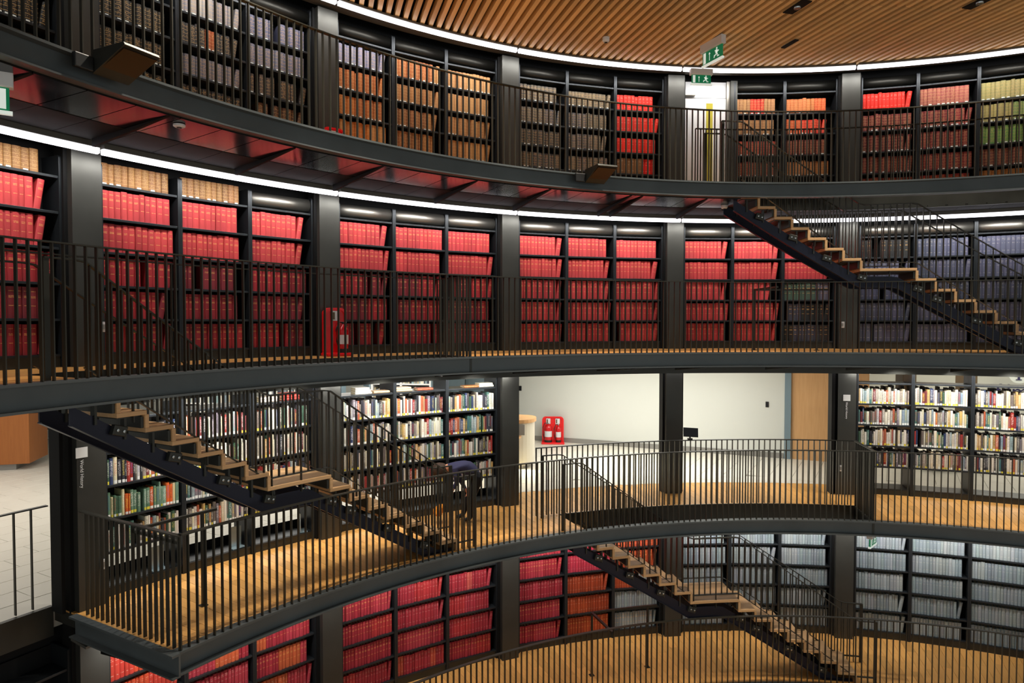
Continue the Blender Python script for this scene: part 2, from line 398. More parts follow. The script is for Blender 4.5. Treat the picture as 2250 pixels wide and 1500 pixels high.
# ------------------------------------------------------------------ light lines and head panels
for l in (0, 1, 2, 3):
    zl = lv(l) + (LEDH if l != 1 else 2.455)
    RLL = RL if l != 1 else 10.9  # main gallery's line is added, tucked out of view to light its books
    for k in range(-2, 5):
        a0, a1 = colth(k) + .002, colth(k + 1) - .002
        if l == 1 and (k < 0 or k > 4): continue
        if l == 0 and k < 0: continue
        if k == -2 and l < 2: continue
        a0 = max(a0, TL + .03)
        t = thing('light_line', None, 'light', P(RLL, (a0 + a1) / 2, zl))
        t['label'] = 'white curved light line over the ' + {-2: 'outermost left bay', -1: 'left bay beside the first column', 0: 'bay between first and second columns', 1: 'bay between second and third columns', 2: 'bay between third and fourth columns', 3: 'bay between fourth and fifth columns', 4: 'right bay past the fifth column'}[k] + ' of the ' + LVNAME[l]
        off = t.location
        def shifted(bm): bm.v = [(p[0] - off[0], p[1] - off[1], p[2] - off[2]) for p in bm.v]; return bm
        hz = .066 if l == 3 else .1
        shifted(MB().arc([(RLL - .03, zl + .034), (RLL - .036, zl + .006), (RLL - .03, zl - .022), (RLL + .02, zl - .03), (RLL + .03, zl - .02), (RLL + .03, zl + .034)], a0, a1, .02)).obj('diffuser', M['led'], t)
        shifted(MB().arc([(RLL - .05, zl + hz), (RLL - .05, zl + .035), (RLL + .06, zl + .035), (RLL + .06, zl + hz)], a0, a1, .02)).obj('housing', M['housing'], t)
        for q in range(3):                # the light line's own modules, throwing their light at the shelves
            am = a0 + (a1 - a0) * (q + .5) / 3
            if not (TL < am < TR) or (l == 1 and k in (2, 3)): continue
            v = Vector((sin(am) * .5, cos(am) * .5, -.87)); ar = area('light_line_module', P(RLL, am, zl - .036), v.to_track_quat('-Z', 'X').to_euler(), .05, .05, SHELF_LIGHT[l], (1, .975, .94))
            xa = Vector((cos(am), -sin(am), 0)); za = -v.normalized(); ya = za.cross(xa); ar.rotation_euler = Matrix((xa, ya, za)).transposed().to_euler()
            ar.data.size = (a1 - a0) / 3 * RLL * .98; ar.data.size_y = .06; ar.data.spread = radians(150)
    if l == 1: tag(MB().rect_arc(10.78, 10.795, zl - .07, zl + .07, G1L, TR).obj('added_light_lip', M['steel']), 'added black lip hiding the added light line of the main gallery', kind='structure')  # lip added to keep the added light line out of view
    if l != 1:
        b = MB(); b.arc([(RLL + .08, zl + .03), (11.12, zl + .06), (11.12, zl + .09), (RLL + .08, zl + .06)], TL if l else G1L, TR); tag(b.obj('head_trim', M['housing']), 'steel trim between light line and bookcases of the ' + LVNAME[l], kind='structure')
# lintel over the open level
b = MB(); b.rect_arc(11.0, 11.2, lv(1) + 2.42, lv(1) + 2.66, G1L, TR); b.rect_arc(RL + .1, 11.1, lv(1) + 2.62, lv(1) + 2.66, TL, TR)
tag(b.obj('lintel', M['steel']), 'black steel lintel over the open bays of the main gallery', kind='structure')

# ------------------------------------------------------------------ bookcases
UW = (DT - CW) / 3                        # angular width of one case
HLW = RB * sin(UW / 2)                    # half width in metres
RF = RB * cos(UW / 2)                     # radius of the front's middle
BOARD = [.15 + .407 * i for i in range(6)]
def case_th(k, u): return colth(k) + CW / 2 + UW * (u + .5)
ci = {}
def part_me(key, f, m, **kw):
    if key not in ci: ci[key] = f().mesh(key[0], m, **kw)
    return ci[key]
def bookcase(l, k, u, top, back=True, boards=range(6), depth=.34, lab=None):
    th = case_th(k, u); t = thing('bookcase', lab, 'bookcase', P(RF, th, lv(l)), -th, 'bookcases of the ' + LVNAME[l])
    h = 2.42 if l != 1 else 2.44
    def side():
        b = MB(); n = 6
        pr = [(0, 0.0), (0, h - .03)] + [(.03 - .03 * cos(pi / 2 * j / n), h - .03 + .03 * sin(pi / 2 * j / n)) for j in range(1, n + 1)] + [(depth, h), (depth, 0)]
        b.loft([[(x, y, z) for y, z in pr] for x in (0, .028)]); return b
    sm = part_me(('side_panel', l == 1, depth), side, M['shelf'])
    link('side_panel', sm, t, (-HLW + .001, 0, 0)); link('side_panel', sm, t, (HLW - .029, 0, 0))
    bm_ = part_me(('shelf', depth), lambda: MB().box(-HLW + .03, HLW - .03, .012, depth - .01, -.03, 0), M['shelf'], bevel=.003)
    for i in boards: link('shelf', bm_, t, (0, 0, BOARD[i]))
    link('plinth', part_me(('plinth',), lambda: MB().box(-HLW + .03, HLW - .03, .03, .06, 0, .119), M['steel']), t)
    if back: link('back_panel', part_me(('back_panel', depth), lambda: MB().box(-HLW + .03, HLW - .03, depth - .009, depth, 0, h - .02), M['void']), t)
    if top:
        def duct():
            n = 10; pr = [(.10 - .085 * sin(pi * j / n), BOARD[5] + .025 + .2 * (1 - cos(pi * j / n)) / 2) for j in range(n + 1)] + [(.2, BOARD[5] + .225), (.2, BOARD[5] + .025)]
            return MB().loft([[(x, y, z) for y, z in pr] for x in (-HLW + .032, HLW - .032)])
        link('top_panel', part_me(('top_panel', top), duct, M['duct' if top == 'duct' else 'duct_dark'], smooth=True), t)
    return t

# ------------------------------------------------------------------ books
UB_P = [(-.5, 1), (-.5, .06), (-.3, .015), (0, 0), (.3, .015), (.5, .06), (.5, 1), (.38, 1), (.38, .12), (-.38, .12), (-.38, 1)]
def unit_book():
    v = [(x, y, z) for z in (0, 1) for x, y in UB_P]; n = len(UB_P); f, uv, mi = [], [], []
    for j in range(n):
        a, b_ = j, (j + 1) % n; f.append((a, a + n, b_ + n, b_)) if False else f.append((b_, a, a + n, b_ + n))
        if 1 <= j <= 4: ua, ub = UB_P[j][0] + .5, UB_P[b_][0] + .5; uv.append([(ub, 0), (ua, 0), (ua, 1), (ub, 1)])
        else: uv.append([(-1, -1)] * 4)
        mi.append(0)
    # caps as quads: two boards and the spine strip
    for z, fl in ((0, False), (n, True)):
        for q in ((0, 10, 9, 1), (6, 5, 8, 7), (1, 9, 8, 5), (1, 5, 4, 2), (2, 4, 3)):
            ids = tuple(z + i for i in q); f.append(ids if fl else ids[::-1]); uv.append([(-1, -1)] * len(q)); mi.append(0)
    o = len(v); v += [(x, y, z) for z in (.02, .965) for y in (.12, .96) for x in (-.38, .38)]
    for q in ((0, 2, 3, 1), (4, 5, 7, 6), (2, 6, 7, 3)): f.append(tuple(o + i for i in q)); uv.append([(-1, -1)] * 4); mi.append(1)
    return v, f, uv, mi
UV_, UF_, UUV_, UMI_ = unit_book()
def book_mesh(name, mats, rows=None):
    """rows None: the unit book; else [(matrix, colour4)] joined"""
    me = bpy.data.meshes.new(name); rows_ = rows or [(None, None)]
    V, F = [], []
    for mx, _c in rows_:
        n = len(V); V += [tuple(mx @ Vector(p)) for p in UV_] if mx is not None else UV_
        F += [tuple(i + n for i in q) for q in UF_]
    me.from_pydata(V, [], F)
    for m in mats: me.materials.append(m)
    k = len(rows_)
    me.uv_layers.new(name='spine'); flat = [c for q in UUV_ for p in q for c in p]; me.uv_layers['spine'].data.foreach_set('uv', flat * k)
    return me, k
UNIT = {s: book_mesh('book', [BM[s][0], M['paper']])[0] for s in BM}
for me in UNIT.values(): me.polygons.foreach_set('material_index', UMI_)
books = []                                 # every book: dict
def jit(c, a=.12):
    k = 1 + random.uniform(-a, a); return tuple(min(1, max(0, x * k * (1 + random.uniform(-a, a) * .3))) for x in c[:3])
def fill(l, k, u, row, cols, style='gold', w=(.06, .08), h=(.32, .345), full=.95, lean=.5, gap=0.0, noun='', kind='bound_volume', front=.035, depth=.22, x0=None):
    th = case_th(k, u); wid = 2 * HLW - .066; x = -wid / 2 + random.uniform(0, .006); end = -wid / 2 + wid * min(full, .997)
    i = 0; hb = random.uniform(*h); runc = None; run = 0
    while True:
        bw = random.uniform(*w)
        if x + bw > end: break
        if run <= 0: runc = random.choice(cols); run = random.randint(1, 4) if style == 'modern' else random.randint(2, 7)
        if style == 'modern': runc = random.choice(cols) if random.random() < .8 else runc
        run -= 1
        hh_ = random.uniform(*h) if style in ('modern',) else (hb if random.random() < .8 else random.uniform(*h))
        if gap and random.random() < gap: x += bw * random.uniform(.6, 1.6)
        if x + bw > end: break
        books.append(dict(l=l, k=k, u=u, row=row, i=i, x=x + bw / 2, w=bw - .0012, h=min(hh_, .365), d=depth, y=front + random.uniform(0, .018), lean=0.0, c=jit(runc), st=style, kind=kind, noun=noun, name=runc))
        x += bw; i += 1
    room = wid / 2 - x
    if i > 3 and room > .05 and random.random() < lean:      # the last books lean into the free space
        last = books[-1]; a = min(.16, (room - .01) / last['h'] * random.uniform(.5, .95)); last['lean'] = a; last['x'] += a * .0
    return i

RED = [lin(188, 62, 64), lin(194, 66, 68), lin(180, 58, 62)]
SHADE_RED = [lin(164, 44, 50), lin(174, 48, 54), lin(146, 40, 48), lin(128, 42, 50)]
TAN = [lin(146, 102, 58), lin(134, 92, 54)]
SLATE = [lin(76, 78, 98), lin(82, 84, 104), lin(70, 74, 90)]
BLK = [lin(36, 36, 36), lin(44, 42, 42)]
def red_cols(row, k): return RED if row >= 3 or k > 1 else SHADE_RED  # lower rows at left: the dimmer light is put into a darker red
ordn = 'first second third fourth fifth sixth seventh eighth ninth tenth eleventh twelfth thirteenth fourteenth fifteenth sixteenth seventeenth eighteenth nineteenth twentieth twenty-first twenty-second twenty-third twenty-fourth twenty-fifth twenty-sixth twenty-seventh twenty-eighth twenty-ninth thirtieth thirty-first thirty-second thirty-third thirty-fourth thirty-fifth'.split()
BAY = {3: {-1: 'beside the first column', 0: 'before the second column', 1: 'past the second column', 2: 'left of the door', 3: 'right of the door', 4: 'past the fifth column'},
       2: {-1: 'left of the first column', 0: 'left of the extinguisher stand', 1: 'right of the extinguisher stand', 2: 'between third and fourth columns', 3: 'under the top stair', 4: 'past the fifth column'},
       1: {0: 'behind the left stair', 1: 'behind the bending person', 4: 'right of the fifth column'},
       0: {-1: 'left of the first column', 0: 'below the gallery corner', 1: 'between second and third columns', 2: 'left of the low stair', 3: 'behind the low stair', 4: 'past the fifth column'}}
UN = ('left case', 'middle case', 'right case')
ROWN = ('bottom', 'second', 'third', 'fourth', 'fifth', 'top')
for l in (3, 2, 1, 0):
    for k in range(-1, 5):
        for u in range(3):
            if k == -1 and u < 1: continue
            if l == 3 and k == 3 and u == 0: continue
            if l == 1 and k in (-1, 2, 3): continue
            what = {3: 'old volumes', 2: 'bound volumes', 1: 'library books', 0: 'bound journals'}[l]
            if l == 0 and k == -1: what = 'nothing on its dark shelves'
            lab = ('black bookcase with bare shelves, ' if l == 0 and k == -1 else 'black steel bookcase of ' + what + ', ') + UN[u] + ' ' + BAY[l][k] + ', ' + LVNAME[l]
            if l == 2:
                tan_top = (k == -1) or (k == 0 and u < 2)
                bookcase(l, k, u, None if tan_top else 'duct', lab=lab)
                if tan_top: fill(l, k, u, 5, TAN, 'leather', (.07, .09), (.25, .26), .93 if u < 2 else .85, 0, noun='tan gilt-banded volume')
                for row in range(5):
                    if k < 3 or (k == 3 and u < 2) or (k == 3 and row >= 3):
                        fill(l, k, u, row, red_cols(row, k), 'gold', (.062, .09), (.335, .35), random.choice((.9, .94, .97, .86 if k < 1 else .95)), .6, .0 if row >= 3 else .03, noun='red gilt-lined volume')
                    elif k == 3:
                        fill(l, k, u, row, [lin(66, 84, 72), lin(84, 84, 104), lin(96, 92, 106)] if row == 2 else BLK + [lin(60, 60, 72)], 'gold', (.07, .1), (.3, .34), .93, .3, .05, noun='dark gilt-lined volume')
                    elif k == 4 and u == 0 and row == 4:
                        fill(l, k, u, row, BLK, 'gold', (.09, .12), (.33, .345), .96, 0, .12, noun='black gilt-lined volume')
                    else: fill(l, k, u, row, SLATE, 'plain', (.06, .085), (.33, .35), .95, .5, .03, noun='slate-blue volume')
            elif l == 3:
                bookcase(l, k, u, 'dark', lab=lab)
                OT = [lin(182, 104, 44), lin(166, 92, 44), lin(176, 122, 70)]; BR = [lin(150, 100, 56), lin(134, 86, 52), lin(164, 116, 70)]
                DK = [lin(40, 38, 34), lin(58, 56, 54), lin(48, 46, 50)]
                for row in range(5):
                    kw = dict(w=(.06, .085), h=(.27, .3), full=random.choice((.88, .92, .95)), lean=.4, noun='old leather volume', kind='leather_volume')
                    if k == -1 or (k == 0 and u == 0): fill(l, k, u, row, [lin(34, 30, 26), lin(44, 38, 28)], 'leather', **kw)
                    elif k == 0 and u == 1:
                        fill(l, k, u, row, {4: [lin(150, 144, 140), lin(120, 116, 120)], 3: [lin(50, 47, 46)], 2: [lin(104, 102, 112)], 1: [lin(40, 40, 42)], 0: DK}[row], 'leather', **kw)
                        if row == 3:
                            for q in books:
                                if (q['l'], q['k'], q['u'], q['row']) == (3, 0, 1, 3) and q['i'] in (5, 6): q['c'] = lin(160, 78, 40)[:3]
                    elif k == 0: fill(l, k, u, row, {4: [lin(96, 98, 122), lin(88, 90, 112), lin(140, 92, 60)], 3: [lin(104, 104, 120)], 2: [lin(58, 52, 52), lin(70, 60, 56)], 1: [lin(84, 58, 44)], 0: DK}[row], 'leather', **{**kw, 'gap': .28 if row < 4 else .1})
                    elif k == 1 and u == 0: fill(l, k, u, row, [lin(124, 124, 146)] if row == 4 else OT, 'leather', **{**kw, 'h': (.29, .33)})
                    elif k == 1 and u == 1: fill(l, k, u, row, OT if row in (4, 0) else BR, 'leather', **{**kw, 'h': (.28, .33)})
                    elif k == 1: fill(l, k, u, row, [lin(170, 120, 74), lin(186, 138, 88)], 'leather', **{**kw, 'h': (.29, .32)})
                    elif k == 2 and u == 0: fill(l, k, u, row, [lin(86, 80, 72), lin(60, 58, 56), lin(70, 70, 74)], 'leather', **kw)
                    elif k == 2 and u == 1: fill(l, k, u, row, [lin(110, 98, 80)] if row == 4 else [lin(66, 62, 60), lin(84, 80, 82), lin(100, 92, 80)], 'leather', **kw)
                    elif k == 2: fill(l, k, u, row, [lin(214, 40, 24), lin(206, 34, 26), lin(196, 44, 30)] if row != 1 else [lin(206, 34, 26), lin(120, 84, 50)], 'plain', **{**kw, 'noun': 'scarlet volume'})
                    elif k == 3 and u == 1: fill(l, k, u, row, {4: [lin(206, 50, 36), lin(160, 110, 70)], 3: [lin(150, 104, 66), lin(190, 60, 40)], 2: [lin(150, 50, 38)], 1: [lin(128, 46, 36)], 0: BR}[row], 'leather', **kw)
                    elif k == 3: fill(l, k, u, row, {4: [lin(204, 84, 40), lin(196, 110, 60)], 3: [lin(200, 84, 44), lin(206, 50, 36)], 2: [lin(96, 46, 36), lin(120, 56, 48)], 1: [lin(170, 110, 66)], 0: BR}[row], 'leather', **kw)
                    elif u == 0: fill(l, k, u, row, [lin(220, 40, 26)] if row == 4 else [lin(120, 52, 48), lin(110, 46, 46)], 'plain' if row == 4 else 'leather', **{**kw, 'full': .97, 'h': (.3, .33)})
                    elif u == 1: fill(l, k, u, row, [lin(160, 84, 74)] if row == 4 else [lin(136, 46, 48), lin(120, 44, 46)], 'leather', **{**kw, 'full': .95, 'h': (.3, .33)})
                    else: fill(l, k, u, row, {4: [lin(150, 140, 88)], 3: [lin(110, 132, 76), lin(150, 140, 88)], 2: [lin(96, 136, 70)], 1: [lin(110, 60, 54), lin(96, 130, 70)], 0: BR}[row], 'leather', **{**kw, 'full': .97, 'h': (.31, .34)})
            elif l == 1:
                bookcase(l, k, u, None, back=False, boards=(1, 2, 3, 4, 5), depth=.5, lab=lab)
                MODC = [lin(214, 208, 192), lin(222, 216, 204), lin(200, 190, 162), lin(206, 200, 186), lin(216, 210, 198), lin(186, 186, 180), lin(48, 48, 54), lin(60, 62, 72), lin(84, 80, 78), lin(150, 52, 46), lin(50, 62, 96), lin(74, 112, 106), lin(112, 52, 54), lin(186, 152, 100), lin(104, 96, 88), lin(144, 160, 164), lin(178, 96, 66), lin(64, 92, 72), lin(150, 140, 130), lin(120, 112, 120)]
                for row in (1, 2, 3, 4):
                    if k == 0 and u == 0 and row == 2: cc = [lin(96, 128, 104), lin(84, 116, 92), lin(120, 150, 130), lin(206, 96, 44), lin(200, 190, 150)]
                    else: cc = MODC
                    fill(l, k, u, row, cc, 'modern', (.022, .05), (.24, .33), .985, .3, .02, noun='library book', kind='library_book', front=.02, depth=.19)
            elif l == 0:
                bookcase(l, k, u, 'dark' if k >= 0 else None, lab=lab)
                CR = [lin(168, 48, 60), lin(174, 56, 68), lin(158, 44, 56)]; SA = [lin(196, 84, 64), lin(178, 52, 56)]; OR = [lin(178, 76, 42), lin(164, 66, 38)]; GR = [lin(142, 151, 154), lin(132, 143, 148), lin(150, 157, 158)]
                if k == -1: continue
                for row in range(5):
                    kw = dict(w=(.045, .065), h=(.315, .335), full=random.choice((.93, .96, .985)), lean=.4, noun='bound journal', kind='bound_journal')
                    if k == 0: c_ = [lin(196, 74, 46), lin(186, 60, 48)] if u == 0 else CR + [lin(190, 90, 54)]
                    elif k == 1: c_ = CR * 2 + ([lin(150, 96, 50)] if u == 1 and row == 4 else SA) + ([lin(186, 80, 74)] * 2 if u == 2 and row >= 3 else [])
                    elif k == 2 and u == 0: c_ = CR * 2 + ([lin(186, 74, 44)] if row in (0, 3) else [])
                    elif k == 2 and u == 1: c_ = [lin(178, 50, 68)] if row >= 3 else OR
                    elif k == 2: c_ = OR if row >= 3 else OR[:1] + GR[:1] if row == 2 else GR
                    else: c_ = GR
                    if k == 2 and u == 2 and row == 2:
                        n1 = fill(l, k, u, row, OR, 'plain', **{**kw, 'full': .5, 'lean': 0}); n0 = len(books)
                        fill(l, k, u, row, GR, 'plain', **{**kw, 'full': .48, 'lean': 0})
                        for q in books[n0:]: q['x'] += HLW; q['i'] += n1
                    else: fill(l, k, u, row, c_, 'plain' if k > 2 else 'gold' if random.random() < .4 else 'plain', **kw)

# which books show, and how large
ct, st_ = cos(.02784), sin(.02784)
def project(p):
    X, Y, Z = p[0] - CAM[0], p[1] - CAM[1], p[2] - CAM[2]
    zc_ = Y * ct - Z * st_; yc = Z * ct + Y * st_
    return (1125 + FPX * X / zc_, 750 - FPX * yc / zc_, zc_) if zc_ > .1 else (-1e5, -1e5, 1e5)
def covered(p):
    ax, ay = CAM[0], CAM[1]; dx, dy = p[0] - ax, p[1] - ay
    A = dx * dx + dy * dy; B = 2 * (ax * dx + ay * dy); Cc = ax * ax + ay * ay - RR * RR
    k_ = (-B + math.sqrt(max(0, B * B - 4 * A * Cc))) / (2 * A); zr = CAM[2] + (p[2] - CAM[2]) * k_
    for l in (1, 2, 3):
        if lv(l) - .235 < zr < lv(l) + .01 or (zr - lv(l)) * (p[2] - lv(l)) < 0:
            if l == 1 and atan2(p[0], p[1]) < G1L - .02: continue
            return True
    return False
unit_cache = {}
for q in books:
    th = case_th(q['k'], q['u'])
    mx = Matrix.Translation(P(RF, th, lv(q['l']) + BOARD[q['row']] + .0005)) @ Matrix.Rotation(-th, 4, 'Z')
    loc = mx @ Vector((q['x'], q['y'], 0)); cen = mx @ Vector((q['x'], q['y'], q['h'] / 2))
    px, py, dep = project(cen)
    q['mx'] = Matrix.Translation(loc) @ Matrix.Rotation(-th, 4, 'Z') @ Matrix.Rotation(q['lean'], 4, 'Y')
    q['loc'] = loc; q['th'] = th
    q['size'] = -1 if not (-5 < px < 2255 and -5 < py < 1505) or covered(cen) else q['w'] * q['h'] / dep ** 2 * abs(cos(th - atan2(cen.x - CAM[0], cen.y - CAM[1])))
for kind, stuff_label in (('bound_volume', 'remaining red and slate volumes on the shelves of the upper gallery'), ('leather_volume', 'remaining old volumes on the shelves of the top gallery'),
                          ('library_book', 'remaining library books in the open shelves of the main gallery'), ('bound_journal', 'remaining red and grey journals on the shelves of the lowest gallery')):
    mine = sorted((q for q in books if q['kind'] == kind), key=lambda q: -q['size'])
    single, rest = [q for q in mine[:298] if q['size'] > 0], mine[298:] + [q for q in mine[:298] if q['size'] <= 0]
    for q in single:
        o = link(kind, UNIT[q['st']], None, q['loc'], (0, q['lean'], -q['th']), (q['w'], q['d'], q['h']))
        o.rotation_mode = 'XYZ'; o.rotation_euler = q['mx'].to_euler('XYZ')
        o.color = (*q['c'], random.random())
        tag(o, q['noun'] + ', ' + ordn[min(q['i'], 34)] + ' from left, ' + ROWN[q['row'] - (q['l'] == 1)] + (' shelf, ' if q['row'] in (0, 5) or (q['l'] == 1 and q['row'] == 1) else ' shelf up, ') + UN[q['u']] + ' ' + BAY[q['l']][q['k']], 'book', {'bound_volume': 'bound volumes of the upper gallery', 'leather_volume': 'old volumes of the top gallery', 'library_book': 'library books of the main gallery', 'bound_journal': 'bound journals of the lowest gallery'}[kind])
    V, F, UVs, MI, COL, mats = [], [], [], [], [], []
    for q in rest:
        m4 = q['mx'] @ Matrix.Diagonal((q['w'], q['d'], q['h'], 1)); n = len(V)
        V += [tuple(m4 @ Vector(p)) for p in UV_]; F += [tuple(i + n for i in f_) for f_ in UF_]
        UVs += [c for f_ in UUV_ for p in f_ for c in p]
        bmat = BM[q['st']][1]
        if bmat not in mats: mats.append(bmat)
        si = mats.index(bmat); MI += [si if x == 0 else 99 for x in UMI_]
        r_ = random.random(); COL += [*q['c'], r_] * len(UV_)
    me = bpy.data.meshes.new(kind); me.from_pydata(V, [], F)
    for m in mats: me.materials.append(m)
    me.materials.append(M['paper']); MI = [len(mats) if x == 99 else x for x in MI]
    me.polygons.foreach_set('material_index', MI); me.uv_layers.new(name='spine'); me.uv_layers['spine'].data.foreach_set('uv', UVs)
    ca = me.color_attributes.new('cover', 'FLOAT_COLOR', 'POINT'); ca.data.foreach_set('color', COL)
    tag(link(kind + '_rows', me), stuff_label, 'books', kind='stuff')

# ------------------------------------------------------------------ railings
HR = 1.2
BAR = {}
def bar_me(h, w_=.011, d_=.036):
    key = (round(h, 3), w_, d_)
    if key not in BAR: BAR[key] = MB().box(-w_ / 2, w_ / 2, -d_ / 2, d_ / 2, 0, h).mesh('baluster', M['rail'])
    return BAR[key]
def shift(bm, o): bm.v = [(p[0] - o[0], p[1] - o[1], p[2] - o[2]) for p in bm.v]; return bm
def rail_arc(t, R, z, t0, t1, dt=.01075, h=HR, foot=False):
    o = t.location; n = int((t1 - t0) / dt)
    shift(MB().rect_arc(R - .026, R + .026, z + h - .014, z + h, t0, t1, .02), o).obj('top_rail', M['rail'], t)
    if foot: shift(MB().rect_arc(R - .02, R + .02, z + .03, z + .042, t0, t1, .02), o).obj('bottom_rail', M['rail'], t)
    for i in range(n + 1):
        a = t0 + i * dt; p = P(R, a, z + .012)
        link('baluster', bar_me(h - .026), t, (p[0] - o[0], p[1] - o[1], p[2] - o[2]), (0, 0, -a))
def rail_line(t, p0, p1, z, sp=.1, h=HR):
    o = t.location; a = Vector((*p0, z)); b_ = Vector((*p1, z)); d_ = (b_ - a); L_ = d_.length; d_.normalize(); yaw = atan2(d_.y, d_.x)
    mx = Matrix.Translation(a - Vector(o)) @ Matrix.Rotation(yaw, 4, 'Z')
    MB().box(-.02, L_ + .02, -.026, .026, h - .014, h, mx).obj('top_rail', M['rail'], t)
    for i in range(int(L_ / sp) + 1):
        p = a + d_ * i * sp - Vector(o); link('baluster', bar_me(h - .026), t, (p.x, p.y, p.z + .012), (0, 0, yaw))
for l in (3, 2, 1, 0):
    t0 = {3: TL + .05, 2: TL + .05, 1: G1L + .004, 0: -.9}[l]
    t = thing('gallery_railing', 'curved railing of thin black bars along the edge of the ' + LVNAME[l], 'railing', P(RR, -.2, lv(l)), 0, 'curved edge railings')
    rail_arc(t, RR + .035, lv(l), t0, TR - .02)
    if l == 1: rail_line(t, P(RR + .035, G1L + .004, 0)[:2], P(10.92, G1L + .004, 0)[:2], lv(1))
for l, t0, t1 in ((3, -.118, OPEN[3][1]), (2, -1.185, OPEN[2][1]), (1, -.417, OPEN[1][1])):
    t = thing('opening_railing', 'black barred railing round the stair opening in the ' + LVNAME[l] + ' floor', 'railing', P(RO + .03, (t0 + t1) / 2, lv(l)), 0, 'stair opening railings')
    rail_arc(t, RO + .03, lv(l), t0, t1, .0098 if l != 2 else (t1 - t0) / 3.0001)
    rail_line(t, P(RR + .1, t1 + .002, 0)[:2], P(RO + .03, t1 + .002, 0)[:2], lv(l))
# guards under the stairs
def guard(l, g0, g1, Rg, lab, start=True):
    t = thing('headroom_guard', lab, 'guard rail', P(Rg, (g0 + g1) / 2, lv(l)), 0, 'guard rails under the stairs'); o = t.location; z = lv(l)
    b = MB(); b.rect_arc(Rg - .02, Rg + .02, z + 1.10, z + 1.13, g0, g1 + .018, .02); shift(b, o).obj('top_rail', M['rail'], t)
    b = MB(); mx = Matrix.Rotation(-g0, 4, 'Z'); b.box(-.02, .02, RR + .06, Rg, z + 1.10, z + 1.13, mx); shift(b, o).obj('top_rail', M['rail'], t)
    for a in ((g0, g1) if start else (g1,)):
        b = MB(); mx = Matrix.Rotation(-a, 4, 'Z'); b.box(-.016, .016, Rg - .016, Rg + .016, z, z + 1.10, mx); b.box(-.04, .04, Rg - .04, Rg + .04, z, z + .012, mx)
        shift(b, o).obj('post', M['rail'], t)
guard(0, -.321, -.213, 9.95, 'black two-post guard rail under the lowest stair')
guard(2, -.006, .105, 10.2, 'thin black guard rail under the top stair')
guard(1, -1.05, -.968, 9.97, 'black guard rail on one post under the left stair', False)

